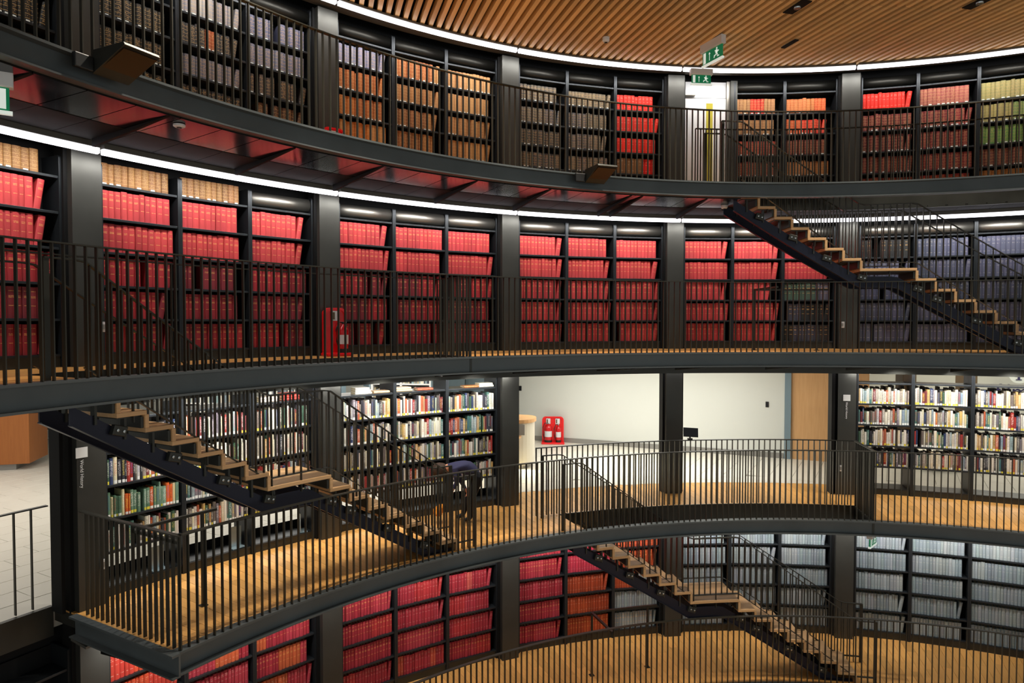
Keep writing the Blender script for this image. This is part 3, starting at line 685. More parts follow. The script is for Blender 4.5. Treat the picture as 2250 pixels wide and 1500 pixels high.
# ------------------------------------------------------------------ stairs
RS0, RS1 = 9.28, 10.10
RISE = S / 16
st_me = {}
def staircase(th_s, lvl, lab):
    z0 = lv(lvl); t = thing('staircase', lab, 'stairs', P(9.7, th_s + SLEN / 2, lv(lvl - 1)), 0, 'steel and timber stairs between galleries'); o = t.location
    def nose(th):
        a = th - th_s
        if a <= 0: return z0
        if a < NT * STEP: return z0 - RISE - a / STEP * RISE
        if a < NT * STEP + LAND: return z0 - 8 * RISE
        return max(z0 - S, z0 - 8 * RISE - RISE - (a - NT * STEP - LAND) / STEP * RISE)
    k1_ = NT * STEP
    def smooth(th):      # line through the lower tread corners
        a = th - th_s
        if a < k1_: return z0 - RISE - max(a, -.02) / STEP * RISE
        if a < k1_ + LAND - STEP: return z0 - 8 * RISE
        return z0 - 8 * RISE - (a - k1_ - LAND + STEP) / STEP * RISE
    def pitch_line(th):  # line the balustrades follow
        a = min(max(th - th_s, 0), SLEN)
        if a < k1_: return z0 - 8 * RISE * a / k1_
        if a < k1_ + LAND: return z0 - 8 * RISE
        return z0 - 8 * RISE - 8 * RISE * (a - k1_ - LAND) / k1_
    def sector(key, a, z_0, z_1, r0, r1, m):
        if key not in st_me:
            b = MB(); b.rect_arc(r0, r1, z_0, z_1, -a / 2, a / 2, .02); st_me[key] = b.mesh(key[0], m, bevel=.004 if key[0] in ('tread', 'landing') else 0)
        return st_me[key]
    def put(name, me, th, z): return link(name, me, t, (-o[0], -o[1], z - o[2]), (0, 0, -th))
    levels = [(th_s + i * STEP, th_s + (i + 1) * STEP, z0 - (i + 1) * RISE) for i in range(NT)]
    a1 = th_s + NT * STEP; a2 = a1 + LAND
    levels.append((a1, a2, z0 - 8 * RISE))
    levels += [(a2 + i * STEP, a2 + (i + 1) * STEP, z0 - (9 + i) * RISE) for i in range(NT)]
    for i, (b0, b1, z) in enumerate(levels):
        land = i == NT
        nm = 'landing' if land else 'tread'
        put(nm, sector((nm,), b1 - b0 + .002, -.045, 0, RS0, RS1, M['tread']), (b0 + b1) / 2, z)
        put('riser', sector(('riser',), .0042, 0, RISE - .046, RS0, RS1, M['tread']), b0 + .001, z + .001)
        put('riser_pan', sector(('riser_pan',), .003, .0, RISE - .066, RS0 + .02, RS1 - .02, M['steel']), b0 - .0032, z + .002)
        put('tread_pan', sector(('tread_pan', land), b1 - b0 - .004, -.062, -.047, RS0 + .05, RS1 - .05, M['steel']), (b0 + b1) / 2, z)
    put('riser', st_me[('riser',)], levels[-1][1], z0 - S + .001)
    end = levels[-1][1]
    for R in (RS0 + .08, RS1 - .30):
        b = MB(); n = 40; rings = []; rf = []
        for i in range(n + 1):
            th = th_s - .012 + (end - th_s + .008) * i / n; zt = max(smooth(th) - .13, z0 - S + .03); zb = max(smooth(th) - .31, z0 - S + .014)
            zt = min(zt, z0 - .24); zb = min(zb, z0 - .40)
            rings.append([P(R, th, zb), P(R + .02, th, zb), P(R + .02, th, zt), P(R, th, zt)])
            rf.append([P(R - .035, th, zb - .012), P(R + .035, th, zb - .012), P(R + .035, th, zb), P(R - .035, th, zb)])
        b.loft(rings); b.loft(rf); shift(b, o).obj('stringer', M['navy'], t)
    # brackets with bolt heads on the face towards the void
    bk = st_me.setdefault('bk', MB().box(-.07, .07, -.03, .03, -.05, .05).mesh('bracket', M['steel'], bevel=.008))
    bt = st_me.setdefault('bt', MB().lathe([(.0001, 0), (.014, 0), (.014, .012), (.0001, .014)], 8).mesh('bolt', M['chrome']))
    up = st_me.setdefault('up', MB().box(-.012, .012, -.03, .03, 0, .2).mesh('tread_support', M['steel']))
    for i, (b0, b1, z) in enumerate(levels):
        if i % 2 == 1 or i == NT + 1:
            th = b0 + .004; zz = max(smooth(th) - .15, z0 - S + .08); p = P(RS0 + .05, th, zz)
            q = link('bracket', bk, t, (p[0] - o[0], p[1] - o[1], p[2] - o[2]), (0, .3, -th))
            for dx in (-.03, .035): link('bolt', bt, q, (dx, -.03, 0), (pi / 2, 0, 0))
        for R in (RS0 + .09, RS1 - .29):
            hz = min(.26, max(.02, z - .06 - max(smooth(b0 + .012) - .2, z0 - S + .01)))
            p = P(R, b0 + .012, z - .06 - hz); link('tread_support', up, t, (p[0] - o[0], p[1] - o[1], p[2] - o[2]), (0, 0, -b0), (1, 1, hz / .2))
    # balustrades on both sides
    for R in (RS0 + .03, RS1 - .03):
        for nm, dz, th_ in (('handrail', 1.07, .016), ('bottom_rail', .09, .012)):
            rings = []; n = 60; e0 = -.038 if nm == 'handrail' else 0; e1 = .036 if nm == 'handrail' else 0
            for i in range(n + 1):
                th = th_s + e0 + (end - th_s - e0 + e1) * i / n
                zz = pitch_line(th) + dz
                rings.append([P(R - .022, th, zz), P(R + .022, th, zz), P(R + .022, th, zz + th_), P(R - .022, th, zz + th_)])
            shift(MB().loft(rings), o).obj(nm, M['rail'], t)
        a = th_s + .006; i = 0
        while a < end + .03:
            base = pitch_line(a); lo_ = .095 if i % 4 else -.14; lo_ = max(lo_, z0 - S - base + .002) if a < end else .002
            p = P(R, a, base + lo_); link('baluster', bar_me(round(1.072 - lo_, 2), .011, .034), t, (p[0] - o[0], p[1] - o[1], p[2] - o[2]), (0, 0, -a))
            a += .0108; i += 1
        for a in (th_s - .036, end + .034):
            zb = z0 if a < th_s else z0 - S; p = P(R, a, zb); link('newel_post', bar_me(1.07, .05, .03), t, (p[0] - o[0], p[1] - o[1], p[2] - o[2]), (0, 0, -a))
        link('bottom_rail', st_me.setdefault('br', MB().box(-.18, .18, -.02, .02, 0, .012).mesh('bottom_rail', M['rail'])), t, tuple(Vector(P(R, end + .017, z0 - S + .1)) - Vector(o)), (0, 0, -(end + .017)))
    return t
staircase(STAIRS['top'][0], 3, 'timber-tread steel stair descending from the top gallery at the right')
staircase(STAIRS['left'][0], 2, 'timber-tread steel stair descending to the bending person')
staircase(STAIRS['low'][0], 1, 'timber-tread steel stair descending to the lowest gallery')

# ------------------------------------------------------------------ the library floor beyond (level one)
z = lv(1)
fb = MB(); fb.rect_arc(11.86, 30, z - .25, z - .012, G1L + .02, .95); fb.rect_arc(11.46, 30, z - .25, z - .012, -1.75, G1L + .02)
fl = tag(fb.obj('floor', M['grout']), 'pale tiled floor of the library beyond the rotunda', kind='structure')
tv = Vector((.493, .870)); tn = Vector((tv.y, -tv.x)); TLW, TLH = .45, .9
tm = MB().box(-TLW / 2 + .004, TLW / 2 - .004, -TLH / 2 + .004, TLH / 2 - .004, -.012, 0).mesh('tile', M['tile'], bevel=.002)
cnt = 0; cand = []
for i in range(-60, 60):
    for j in range(-40, 40):
        c = tn * (i * TLW) + tv * (j * TLH + (i % 2) * TLH / 2); R = c.length; th = atan2(c.x, c.y)
        if not (R > (12.1 if th > G1L else 11.75) and R < 27 and -1.7 < th < .9): continue
        px, py, dep = project((c.x, c.y, z))
        if -260 < px < 2400 and 0 < py < 1800 and not covered((c.x, c.y, z)): cand.append((dep, c, px))
cand.sort(key=lambda q: q[0])
for dep, c, px in cand[:298]: link('tile', tm, fl, (c.x, c.y, z), (0, 0, -atan2(tv.x, tv.y)))
far = [q for q in cand[298:]]
b = MB()
for dep, c, px in far: b.box(-TLW / 2 + .004, TLW / 2 - .004, -TLH / 2 + .004, TLH / 2 - .004, -.012, 0, Matrix.Translation((c.x, c.y, z)) @ Matrix.Rotation(-atan2(tv.x, tv.y), 4, 'Z'))
if far: tag(b.obj('tile', M['tile'], fl), kind='stuff')
# strip that fills the cut edge of the tiles
b = MB(); b.rect_arc(11.86, 12.45, z - .011, z - .004, G1L + .02, .9, .02); b.rect_arc(11.46, 12.1, z - .011, z - .004, -1.6, G1L + .02); b.rect_arc(11.305, 11.87, z - .02, z - .006, G1L + .03, colth(2) - .012, .02); b.rect_arc(11.305, 11.87, z - .02, z - .006, colth(4) - .008, .8, .02); b.obj('tile_margin', M['tile'], fl)
def wall_seg(name, p0, p1, z0, z1, m, lab, thick=.12):
    a = Vector(p0); b_ = Vector(p1); d_ = (b_ - a); L_ = d_.length; yaw = atan2(d_.y, d_.x)
    b = MB(); b.box(0, L_, 0, thick, z0, z1, Matrix.Translation((a.x, a.y, 0)) @ Matrix.Rotation(yaw, 4, 'Z'))
    return tag(b.obj(name, m), lab, kind='structure')
wall_seg('wall_back', (-4.6, 17.26), (2.2, 14.36), z, z + 2.95, M['white_wall'], 'white wall of the lobby seen through the open bays')
wall_seg('wall_back', (2.30, 14.32), (3.86, 13.55), z, z + 2.95, M['panel_wood'], 'plain timber wall panel beside the white lobby wall')
wall_seg('trim_1', (2.18, 14.30), (2.31, 14.24), z, z + 2.95, M['bluegrey'], 'narrow blue-grey trim between white wall and timber panel', .1)
wall_seg('baseboard_back', (-4.6, 17.24), (2.18, 14.34), z, z + .13, M['grey_base'], 'grey skirting along the white lobby wall', .03)
wall_seg('wall_right', (5.5, 19.6), (16.0, 17.0), z, z + 2.95, M['white_wall'], 'white far wall behind the right bay')
wall_seg('wall_left', (-24, 17.6), (-4.6, 17.3), z, z + 2.95, M['white_wall'], 'pale far wall behind the left bays')
cb = MB(); cb.rect_arc(11.3, 30, z + 2.78, z + 2.84, -1.75, .95); tag(cb.obj('ceiling', M['white_wall']), 'white ceiling of the library beyond the rotunda', kind='structure')
# wall plates on the white wall
def plate(name, px_loc, yaw, w_, h_, m, lab, cat, d_=.02, inner=None):
    t = thing(name, lab, cat, px_loc, yaw); MB().box(-w_ / 2, w_ / 2, -d_, 0, -h_ / 2, h_ / 2).obj('cover', m, t, bevel=.003)
    if inner: MB().box(-w_ / 4, w_ / 4, -d_ - .006, -d_, -h_ / 4, h_ / 4).obj('rocker', inner, t)
    return t
wy = atan2(14.36 - 17.26, 2.2 + 4.6)
def on_wall(x): return (x, 17.26 + (x + 4.6) * (14.36 - 17.26) / 6.8)
x, y = on_wall(-4.30); plate('wall_switch', (x, y, z + 1.47), wy, .075, .14, M['black'], 'small black wall plate on the white wall near the desk', 'switch', inner=M['screen'])
x, y = on_wall(1.83); plate('wall_switch', (x, y, z + 1.32), wy, .075, .14, M['black'], 'small black wall plate beside the timber panel', 'switch', inner=M['screen'])
# service desk with a rounded end
t = thing('service_desk', 'pale service desk with rounded end and timber tops behind the third column', 'desk', (-4.55, 13.55, z), -.25)
def dshape(w0, r, z0, z1, d_=.9):
    b = MB(); n = 12; pts = [(-2.2, -d_ / 2), (w0, -d_ / 2)] + [(w0 + r * sin(pi * j / n), -d_ / 2 + d_ * (1 - cos(pi * j / n)) / 2) for j in range(1, n)] + [(w0, d_ / 2), (-2.2, d_ / 2)]
    return b.loft([[(x, y, zz) for x, y in pts] for zz in (z0, z1)])
dshape(.2, .34, .1, 1.06).obj('body', M['desk_body'], t); dshape(.14, .3, 0, .1, .8).obj('plinth', M['grey_base'], t); dshape(.22, .36, 1.06, 1.14, .94).obj('upper_top', M['panel_wood'], t)
MB().box(-2.0, .34, -.75, -.44, .74, .79).obj('lower_top', M['panel_wood'], t, bevel=.005); MB().box(-2.0, .42, -.462, -.445, .8, 1.04).obj('screen_panel', M['grey_base'], t)
d_ = bpy.data.lights.new('desk_glow', 'AREA'); d_.shape = 'RECTANGLE'; d_.size = 2.2; d_.size_y = .05; d_.energy = 16; d_.color = (1, .86, .5)
lo = bpy.data.objects.new('desk_glow', d_); C.objects.link(lo); lo.parent = t; lo.location = (-.4, -.47, .09); lo.rotation_euler = (-.5, 0, 0)
def monitor(loc, yaw, tilt, lab, w_=.42, h_=.28):
    t = thing('monitor', lab, 'monitor', loc, yaw)
    MB().box(-.09, .09, -.07, .07, 0, .012).obj('foot', M['black'], t, bevel=.004); MB().box(-.025, .025, .0, .02, .01, .13).obj('stand', M['black'], t)
    MB().box(-w_ / 2, w_ / 2, -.012, .012, .0, h_, Matrix.Translation((0, 0, .07)) @ Matrix.Rotation(tilt, 4, 'X')).obj('screen', M['screen'], t, bevel=.004); return t
monitor((-4.60, 13.42, z + 1.141), 1.2, .18, 'black monitor standing on the service desk', .4, .4)
# screen clamped to the railing round the stair opening
th = -.124; t = thing('rail_screen', 'flat black screen clamped on the opening railing right of the fourth column', 'screen', P(RO + .03, th, z + HR + .002), -th)
MB().box(-.04, .04, -.032, .032, 0, .03).obj('clamp', M['black'], t, bevel=.003); MB().box(-.012, .012, -.008, .008, .03, .07).obj('stem', M['black'], t)
MB().box(-.14, .14, -.01, .01, 0, .17, Matrix.Translation((.015, 0, .05)) @ Matrix.Rotation(-.25, 4, 'X') @ Matrix.Rotation(.08, 4, 'Y')).obj('display', M['screen'], t, bevel=.003)
# left: timber counter, white bookcases, floor railing
t = thing('timber_counter', 'tall orange timber counter on a grey plinth at the left', 'counter', (-17.05, 12.75, z), .28)
MB().box(-2.4, 1.5, -.1, 1.0, .14, 2.1).obj('body', M['panel_dark'], t, bevel=.01); MB().box(-2.3, 1.2, 0, .9, 0, .14).obj('plinth', M['grey_base'], t)
def far_case(loc, yaw, wid, hgt, nsh, lab, m, cols, ends=None):
    t = thing('floor_bookcase', lab, 'bookcase', loc, yaw, 'free-standing bookcases beyond the rotunda')
    for x in (-wid / 2, 0, wid / 2): MB().box(x - .025, x + .025, 0, .4, 0, hgt).obj('side_panel', m, t)
    if ends:
        MB().box(-wid / 2 - .06, -wid / 2 - .026, -.05, .45, 0, hgt + .05).obj('end_panel', ends, t, bevel=.01); MB().box(wid / 2 + .026, wid / 2 + .06, -.05, .45, 0, hgt + .05).obj('end_panel', ends, t, bevel=.01)
    MB().box(-wid / 2, wid / 2, .38, .4, 0, hgt).obj('back_panel', M['grey_base'], t)
    for i in range(nsh + 1): MB().box(-wid / 2 + .025, wid / 2 - .025, 0, .38, hgt * i / nsh * .96 + .02, hgt * i / nsh * .96 + .05).obj('shelf', m, t)
    V = []; bb = MB(); COL = []
    for i in range(nsh):
        for x0, x1 in ((-wid / 2 + .04, -.03), (.04, wid / 2 - .03)):
            x = x0
            while x < x1 - .06:
                w_ = random.uniform(.025, .055); h_ = random.uniform(.2, .28); c_ = jit(random.choice(cols)); nn = len(bb.v)
                bb.box(x, x + w_ - .002, .06, .26, hgt * i / nsh * .96 + .051, hgt * i / nsh * .96 + .051 + h_); COL += [*c_, random.random()] * 8; x += w_
    me = bpy.data.meshes.new('book_row'); me.from_pydata(bb.v, [], bb.f); me.materials.append(BM['plain'][1]); me.uv_layers.new(name='spine')
    me.uv_layers['spine'].data.foreach_set('uv', [-1.0] * (len(me.loops) * 2))
    ca = me.color_attributes.new('cover', 'FLOAT_COLOR', 'POINT'); ca.data.foreach_set('color', COL)
    o = link('floor_case_books', me, None, loc, (0, 0, yaw)); tag(o, 'books on the ' + lab[:1].lower() + lab[1:], 'books', kind='stuff'); return t
MC = [lin(214, 208, 192), lin(60, 64, 76), lin(110, 120, 130), lin(160, 150, 120), lin(44, 44, 50), lin(140, 160, 165)]
far_case((-18.3, 17.0, z), .05, 3.0, 2.3, 6, 'White bookcase far beyond the timber counter', M['white'], MC)
far_case((-9.6, 14.0, z), -.15, 1.7, 2.25, 6, 'White bookcase with pale blue ends behind the first bay', M['white'], MC, M['bluegrey'])
far_case((-11.8, 13.4, z), -.15, 1.7, 2.25, 6, 'White bookcase with pale blue ends nearest the first column', M['white'], MC, M['bluegrey'])
far_case((-7.3, 14.4, z), -.15, 1.5, 2.25, 6, 'White bookcase with pale blue ends nearest the second column', M['white'], MC, M['bluegrey'])
for i, (x, y) in enumerate(((-8.1, 16.3), (-6.4, 16.4), (-5.3, 16.6))):
    t = thing('partition_panel', ('left', 'middle', 'right')[i] + ' blue-grey partition panel behind the second bay', 'partition', (x, y, z), -.1, 'blue-grey partition panels')
    MB().box(-.55, .55, -.04, .04, .05, 2.75).obj('board', M['bluegrey'], t, bevel=.01); MB().box(-.5, -.4, -.2, .2, 0, .05).obj('foot', M['steel'], t); MB().box(.4, .5, -.2, .2, 0, .05).obj('foot', M['steel'], t)
t = thing('floor_railing', 'straight-barred black railing at the left edge of the tiled floor', 'railing', P(11.54, -1.3, z)); rail_arc(t, 11.54, z, TL - .1, -1.058, .0155)
b = MB(); b.rect_arc(11.44, 11.5, z - .34, z + .012, -1.7, -1.058); tag(b.obj('edge_beam', M['steel']), 'black steel edge below the left railing', kind='structure')
b = MB(); b.box(-.02, .02, -.08, .14, z, z + 2.8, Matrix.Translation(P(11.2, -1.062, 0)) @ Matrix.Rotation(1.062, 4, 'Z')); tag(b.obj('door_post', M['void']), 'black post beside the first column', kind='structure')
b = MB(); b.box(-.03, .03, -.06, .2, z, z + 2.6, Matrix.Translation(P(11.05, colth(4) - .0235, 0)) @ Matrix.Rotation(-colth(4), 4, 'Z')); tag(b.obj('door_post', M['void']), 'black post beside the fifth column', kind='structure')
# behind the right bay
for i, (x, y) in enumerate(((5.42, 14.75), (6.95, 14.75))):
    t = thing('timber_pier', ('left', 'right')[i] + ' brown square pier standing behind the right bay shelves', 'pier', (x, y, z), 0, 'brown piers'); MB().box(-.17, .17, -.17, .17, 0, 2.78).obj('shaft', M['brown_col'], t, bevel=.01); MB().box(-.2, .2, -.2, .2, 0, .12).obj('plinth', M['grey_base'], t)
t = thing('bulkhead', 'orange timber bulkhead over a thin light line behind the right bay', 'bulkhead', (6.2, 15.6, z + 2.04)); MB().box(-1.7, .95, 0, .5, 0, .735).obj('fascia', M['bulk'], t); MB().box(-1.7, .95, -.01, .3, -.04, 0).obj('light_strip', mat('bulkhead_light', (1, 1, 1, 1), emit=((1, .93, .75, 1), 4)), t)
t = thing('low_bench', 'low grey-brown bench behind the right bay shelves', 'bench', (6.6, 12.9, z)); MB().box(-1.6, 3.4, 0, .5, .05, .36).obj('body', M['grey_base'], t, bevel=.02); MB().box(-1.5, 3.3, .05, .45, 0, .05).obj('plinth', M['black'], t)
# round sign and lettering
def text(name, body, size, m, parent, loc, rot, ext=.004, align='LEFT'):
    c_ = bpy.data.curves.new(name, 'FONT'); c_.body = body; c_.size = size; c_.extrude = ext; c_.align_x = align; c_.align_y = 'CENTER'; c_.materials.append(m)
    tmp_ = bpy.data.objects.new('tmp', c_); C.objects.link(tmp_); me_ = bpy.data.meshes.new_from_object(tmp_.evaluated_get(bpy.context.evaluated_depsgraph_get())); bpy.data.objects.remove(tmp_)
    me_.materials.clear(); me_.materials.append(m); return link(name, me_, parent, loc, rot)
t = thing('round_sign', 'frosted round sign with a dark letter F hanging behind the right bay', 'sign', (8.62, 15.2, z + 2.02), -.25)
MB().lathe([(.001, -.012), (.235, -.012), (.235, .012), (.001, .012)], 40).obj('disc', M['glass_disc'], t).rotation_euler = (pi / 2, 0, 0)
sf = MB(); sf.box(-.035, .015, -.03, -.014, -.13, .15); sf.box(-.075, .055, -.03, -.014, -.15, -.13); sf.box(.015, .11, -.03, -.014, .0, .025); sf.box(-.075, .14, -.03, -.014, .15, .175); sf.box(.12, .14, -.03, -.014, .1, .15); sf.obj('letter', M['text_dark'], t)
MB().box(-.006, .006, -.006, .006, .22, .75).obj('hanger', M['steel'], t)
ws = thing('wall_lettering', 'large dark word film on the white wall behind the right bay', 'lettering', (10.2, 18.27, z + 1.26), -.243)
text('lettering', 'film', .62, M['text_dark'], ws, (0, -.03, 0), (pi / 2, 0, 0))

# ------------------------------------------------------------------ column signs and sockets
def col_sign(k, dx, zz, lab):
    th = colth(k); p = P(10.985, th, zz); e = Vector((cos(th), -sin(th), 0)); t = thing('column_sign', lab, 'sign', (p[0] + e.x * dx, p[1] + e.y * dx, zz), -th, 'column signs')
    MB().box(-.065, .065, -.004, 0, -.06, .06).obj('emblem_plate', M['text_white'], t)
    b = MB(); b.lathe([(.001, 0), (.052, 0), (.052, .003), (.001, .003)], 24); b.obj('emblem', M['tan'], t).rotation_euler = (pi / 2, 0, 0); t.children[-1].location = (0, -.004, 0)
    text('lettering', 'World History', .054, M['text_white'], t, (.0, -.003, -.085), (pi / 2, pi / 2, 0), .001)
col_sign(0, -.13, lv(1) + 1.86, 'white World History lettering on the first column'); col_sign(4, -.02, lv(1) + 1.90, 'white World History lettering on the fifth column')
def socket(k, dx, zz, lab):
    th = colth(k); p = P(10.985, th, zz); e = Vector((cos(th), -sin(th), 0)); plate('wall_socket', (p[0] + e.x * dx, p[1] + e.y * dx, zz), -th, .075, .12, M['offwhite'], lab, 'socket', .015, M['grey_base'])
socket(0, .13, lv(2) + .46, 'white socket low on the first column, upper gallery'); socket(0, .1, lv(1) + .49, 'white socket low on the first column, main gallery')
socket(4, -.12, lv(2) + .47, 'white socket low on the fifth column, upper gallery'); socket(4, -.12, lv(1) + .52, 'white socket low on the fifth column, main gallery')

# ------------------------------------------------------------------ fire points
def extinguisher(loc, yaw, lab, h=.44, r=.075):
    t = thing('fire_extinguisher', lab, 'extinguisher', loc, yaw, 'fire extinguishers')
    MB().lathe([(.001, 0), (r * .96, 0), (r, .02), (r, h * .78), (r * .85, h * .88), (r * .4, h * .95), (r * .28, h), (.001, h)], 20).obj('cylinder', M['red_ext'], t, smooth=True)
    MB().lathe([(r + .002, h * .3), (r + .002, h * .62)], 20).obj('label', M['offwhite'], t); MB().lathe([(r + .003, 0), (r + .003, .06)], 20).obj('base_ring', M['black'], t)
    MB().box(-.015, .015, -.1, .03, h + .02, h + .032).obj('lever', M['chrome'], t); MB().lathe([(.001, h - .01), (.02, h - .01), (.02, h + .03), (.001, h + .03)], 10).obj('valve', M['black'], t)
    MB().tube([(-.02, 0, h + .02), (-r, -.02, h + .03), (-r - .05, -.03, h * .8), (-r - .04, -.03, h * .4), (-r - .015, -.03, h * .2)], .011).obj('hose', M['black'], t, smooth=True)
    return t
def fire_stand(loc, yaw, w_, lab, plates, h=.74):
    t = thing('extinguisher_stand', lab, 'extinguisher stand', loc, yaw, 'red extinguisher stands'); n = 8; r = .1
    pts = [(-w_ / 2, .04)] + [(-w_ / 2 + r - r * cos(pi / 2 * j / n), h - r + r * sin(pi / 2 * j / n)) for j in range(n + 1)] + [(w_ / 2 - r + r * sin(pi / 2 * j / n), h - r + r * cos(pi / 2 * j / n)) for j in range(n + 1)] + [(w_ / 2, .04)]
    MB().poly([(x, 0, zz) for x, zz in pts], (0, .06, 0)).obj('back_shell', M['red'], t, bevel=.006)
    ins = [(x * .86, .04 + (zz - .04) * .95) for x, zz in pts]
    b = MB(); b.loft([[(x, -.012, zz) for x, zz in pts], [(x, -.03, zz) for x, zz in pts], [(x, -.03, zz) for x, zz in ins], [(x, -.001, zz) for x, zz in ins]], cap=False); b.obj('rim', M['red'], t)
    MB().box(-w_ / 2 - .02, w_ / 2 + .02, -.24, .07, 0, .05).obj('base_tray', M['red'], t, bevel=.018)
    for x in plates:
        s_ = MB().box(x - .06, x + .06, -.034, -.031, h - .2, h - .05).obj('instruction_plate', M['offwhite'], t); MB().box(x - .045, x - .01, -.037, -.0345, h - .18, h - .07).obj('pictogram', M['brown_col'], s_)
    return t
def local(loc, yaw, x, y, zz): return (loc[0] + x * cos(yaw) - y * sin(yaw), loc[1] + x * sin(yaw) + y * cos(yaw), loc[2] + zz)
L = P(10.90, colth(1) + .001, lv(2)); yw = -colth(1) - .1
fire_stand(L, yw, .36, 'single red extinguisher stand before the second column, upper gallery', (.0,)); extinguisher(local(L, yw, .09, -.12, .051), yw, 'red extinguisher with white label on the single stand, upper gallery')
L = P(10.90, colth(1) + .001, lv(3)); fire_stand(L, yw, .36, 'red stand top just showing over the top gallery edge', (.0,), .63); extinguisher(local(L, yw, .09, -.12, .051), yw, 'red extinguisher on the stand at the top gallery edge')
x, y = on_wall(-3.30); L = (x - .1, y - .22, z); fire_stand(L, wy + .35, .6, 'double red extinguisher stand against the white wall', (-.13, .13)); extinguisher(local(L, wy + .35, -.13, -.12, .051), wy + .35, 'left and larger red extinguisher on the double stand', .5, .1); extinguisher(local(L, wy + .35, .15, -.12, .051), wy + .35, 'right and slimmer red extinguisher on the double stand', .46, .07)

# ------------------------------------------------------------------ top gallery door
th = case_th(3, 0); t = tag(link('door_1', None, None, P(RF, th, lv(3)), (0, 0, -th)), 'white door with yellow vision strip in the top gallery', kind='structure')
MB().box(-.5, .37, .10, .14, .01, 2.1).obj('leaf', M['white'], t, bevel=.004); MB().box(-.5, .37, .11, .15, 2.11, 2.42).obj('transom', M['offwhite'], t); MB().box(.37, .43, .06, .16, 0, 2.42).obj('frame', M['duct'], t); MB().box(.43, .56, .0, .3, 0, 2.42).obj('jamb_panel', M['steel_col'], t)
MB().box(-.03, .10, .094, .102, .35, 2.0).obj('vision_panel', M['yellow_glass'], t); MB().box(-.49, -.27, .03, .10, 2.13, 2.24).obj('closer', M['duct'], t, bevel=.006); MB().tube([(-.03, .07, 1.0), (-.03, .07, 1.25)], .012).obj('pull_handle', M['chrome'], t)

# ------------------------------------------------------------------ exit signs
def exit_sign(loc, yaw, w_, lab, flip=1):
    t = thing('exit_sign', lab, 'exit sign', loc, yaw, 'green exit signs'); hh_ = w_ * .42; hz = w_ * .3
    MB().box(-w_ / 2 - .03, w_ / 2 + .03, -.05, .05, 0, hz).obj('housing', M['offwhite'], t, bevel=.008)
    MB().box(-w_ / 2, w_ / 2, -.012, .012, -hh_, 0).obj('green_panel', M['green'], t); g = t.children[-1]
    MB().box(-w_ / 2 - .02, w_ / 2 + .02, -.02, .02, -hh_ - .03, -hh_).obj('lower_edge', M['sign_white'], t)
    for s_ in (-1, 1):
        y0, y1 = (-.016, -.0125) if s_ < 0 else (.0125, .016); k_ = w_ / .4
        def bx(x0, x1, z0, z1, a=0, name='pictogram'):
            mx = Matrix.Translation((s_ * -flip * (x0 + x1) / 2 * k_, 0, (z0 + z1) / 2 * k_)) @ Matrix.Rotation(a * -s_ * flip, 4, 'Y'); hx, hz_ = (x1 - x0) / 2 * k_, (z1 - z0) / 2 * k_
            b_.box(-hx, hx, y0, y1, -hz_, hz_, mx)
        b_ = MB(); bx(-.18, -.13, -.155, -.01); b_.obj('door_mark', M['sign_white'], g)
        b_ = MB(); bx(-.057, -.047, -.14, -.03); bx(-.068, -.05, -.05, -.04, -.7); bx(-.054, -.036, -.05, -.04, .7); b_.obj('arrow', M['sign_white'], g)
        b_ = MB(); bx(.085, .108, -.035, -.012); bx(.075, .11, -.09, -.04, .35); bx(.055, .105, -.066, -.05, .5); bx(.1, .14, -.075, -.062, -.4); bx(.05, .09, -.115, -.1, -.3); bx(.04, .055, -.14, -.105, .3); bx(.095, .112, -.12, -.08, -.5); bx(.105, .145, -.14, -.126, .0); b_.obj('running_figure', M['sign_white'], g)
    return t
exit_sign(P(10.35, -.102, 10.77), .102, .36, 'green running-figure exit sign over the white door')
exit_sign((-1.08, 9.5, 10.93), atan2(1, -.294) + .12, .5, 'green exit sign hanging edge-on from the slatted ceiling')
exit_sign(P(9.55, -1.216, 8.175), .62, .46, 'green exit sign at the far left under the top gallery', -1)
exit_sign(P(9.95, .197, 2.36), .8, .34, 'green exit sign under the main gallery above the grey journals')
for tt, ztop in (((-1.08, 9.5), 11.06),): MB().box(tt[0] - .01, tt[0] + .01, tt[1] - .01, tt[1] + .01, 11.0, 11.2)

# ------------------------------------------------------------------ fittings
def flood(th, lab):
    t = thing('edge_floodlight', lab, 'light fitting', P(RR - .012, th, lv(3) - .1), -th, 'angled light fittings on the gallery edge')
    b = MB(); b.loft([[(x, -.02, -.04), (x, -.46, .14), (x, -.44, .17), (x, -.02, .17)] for x in (-.17, .17)]); b.obj('housing', M['steel'], t, bevel=.004)
    mx = Matrix.Translation((0, -.24, .058)) @ Matrix.Rotation(-atan2(.16, .44), 4, 'X'); MB().box(-.155, .155, -.2, .2, -.012, -.002, mx).obj('lens', M['brown_glass'], t)
    MB().box(-.34, -.172, -.05, 0, -.03, .1).obj('bracket', M['black'], t, bevel=.01)
flood(-.365, 'small-looking angled black light fitting left of the top stair'); flood(-1.125, 'large-looking angled black light fitting at the upper left edge')
def disc(loc, lab, r, m, name, cat, h=.03):
    t = thing(name, lab, cat, loc); MB().lathe([(.001, 0), (r, 0), (r, -h * .6), (r * .7, -h), (.001, -h)], 20).obj('body', m, t, smooth=False); MB().lathe([(.001, -h), (r * .4, -h), (r * .4, -h - .008), (.001, -h - .008)], 12).obj('sensor', M['black'], t); return t
disc(P(9.4, -1.026, lv(3) - .262), 'white ring downlight in the dark soffit beside the first column', .06, M['offwhite'], 'downlight', 'downlight')
disc(P(9.72, -.082, lv(3) - .271), 'white smoke detector under the head of the top stair', .06, M['offwhite'], 'smoke_detector', 'detector', .06)
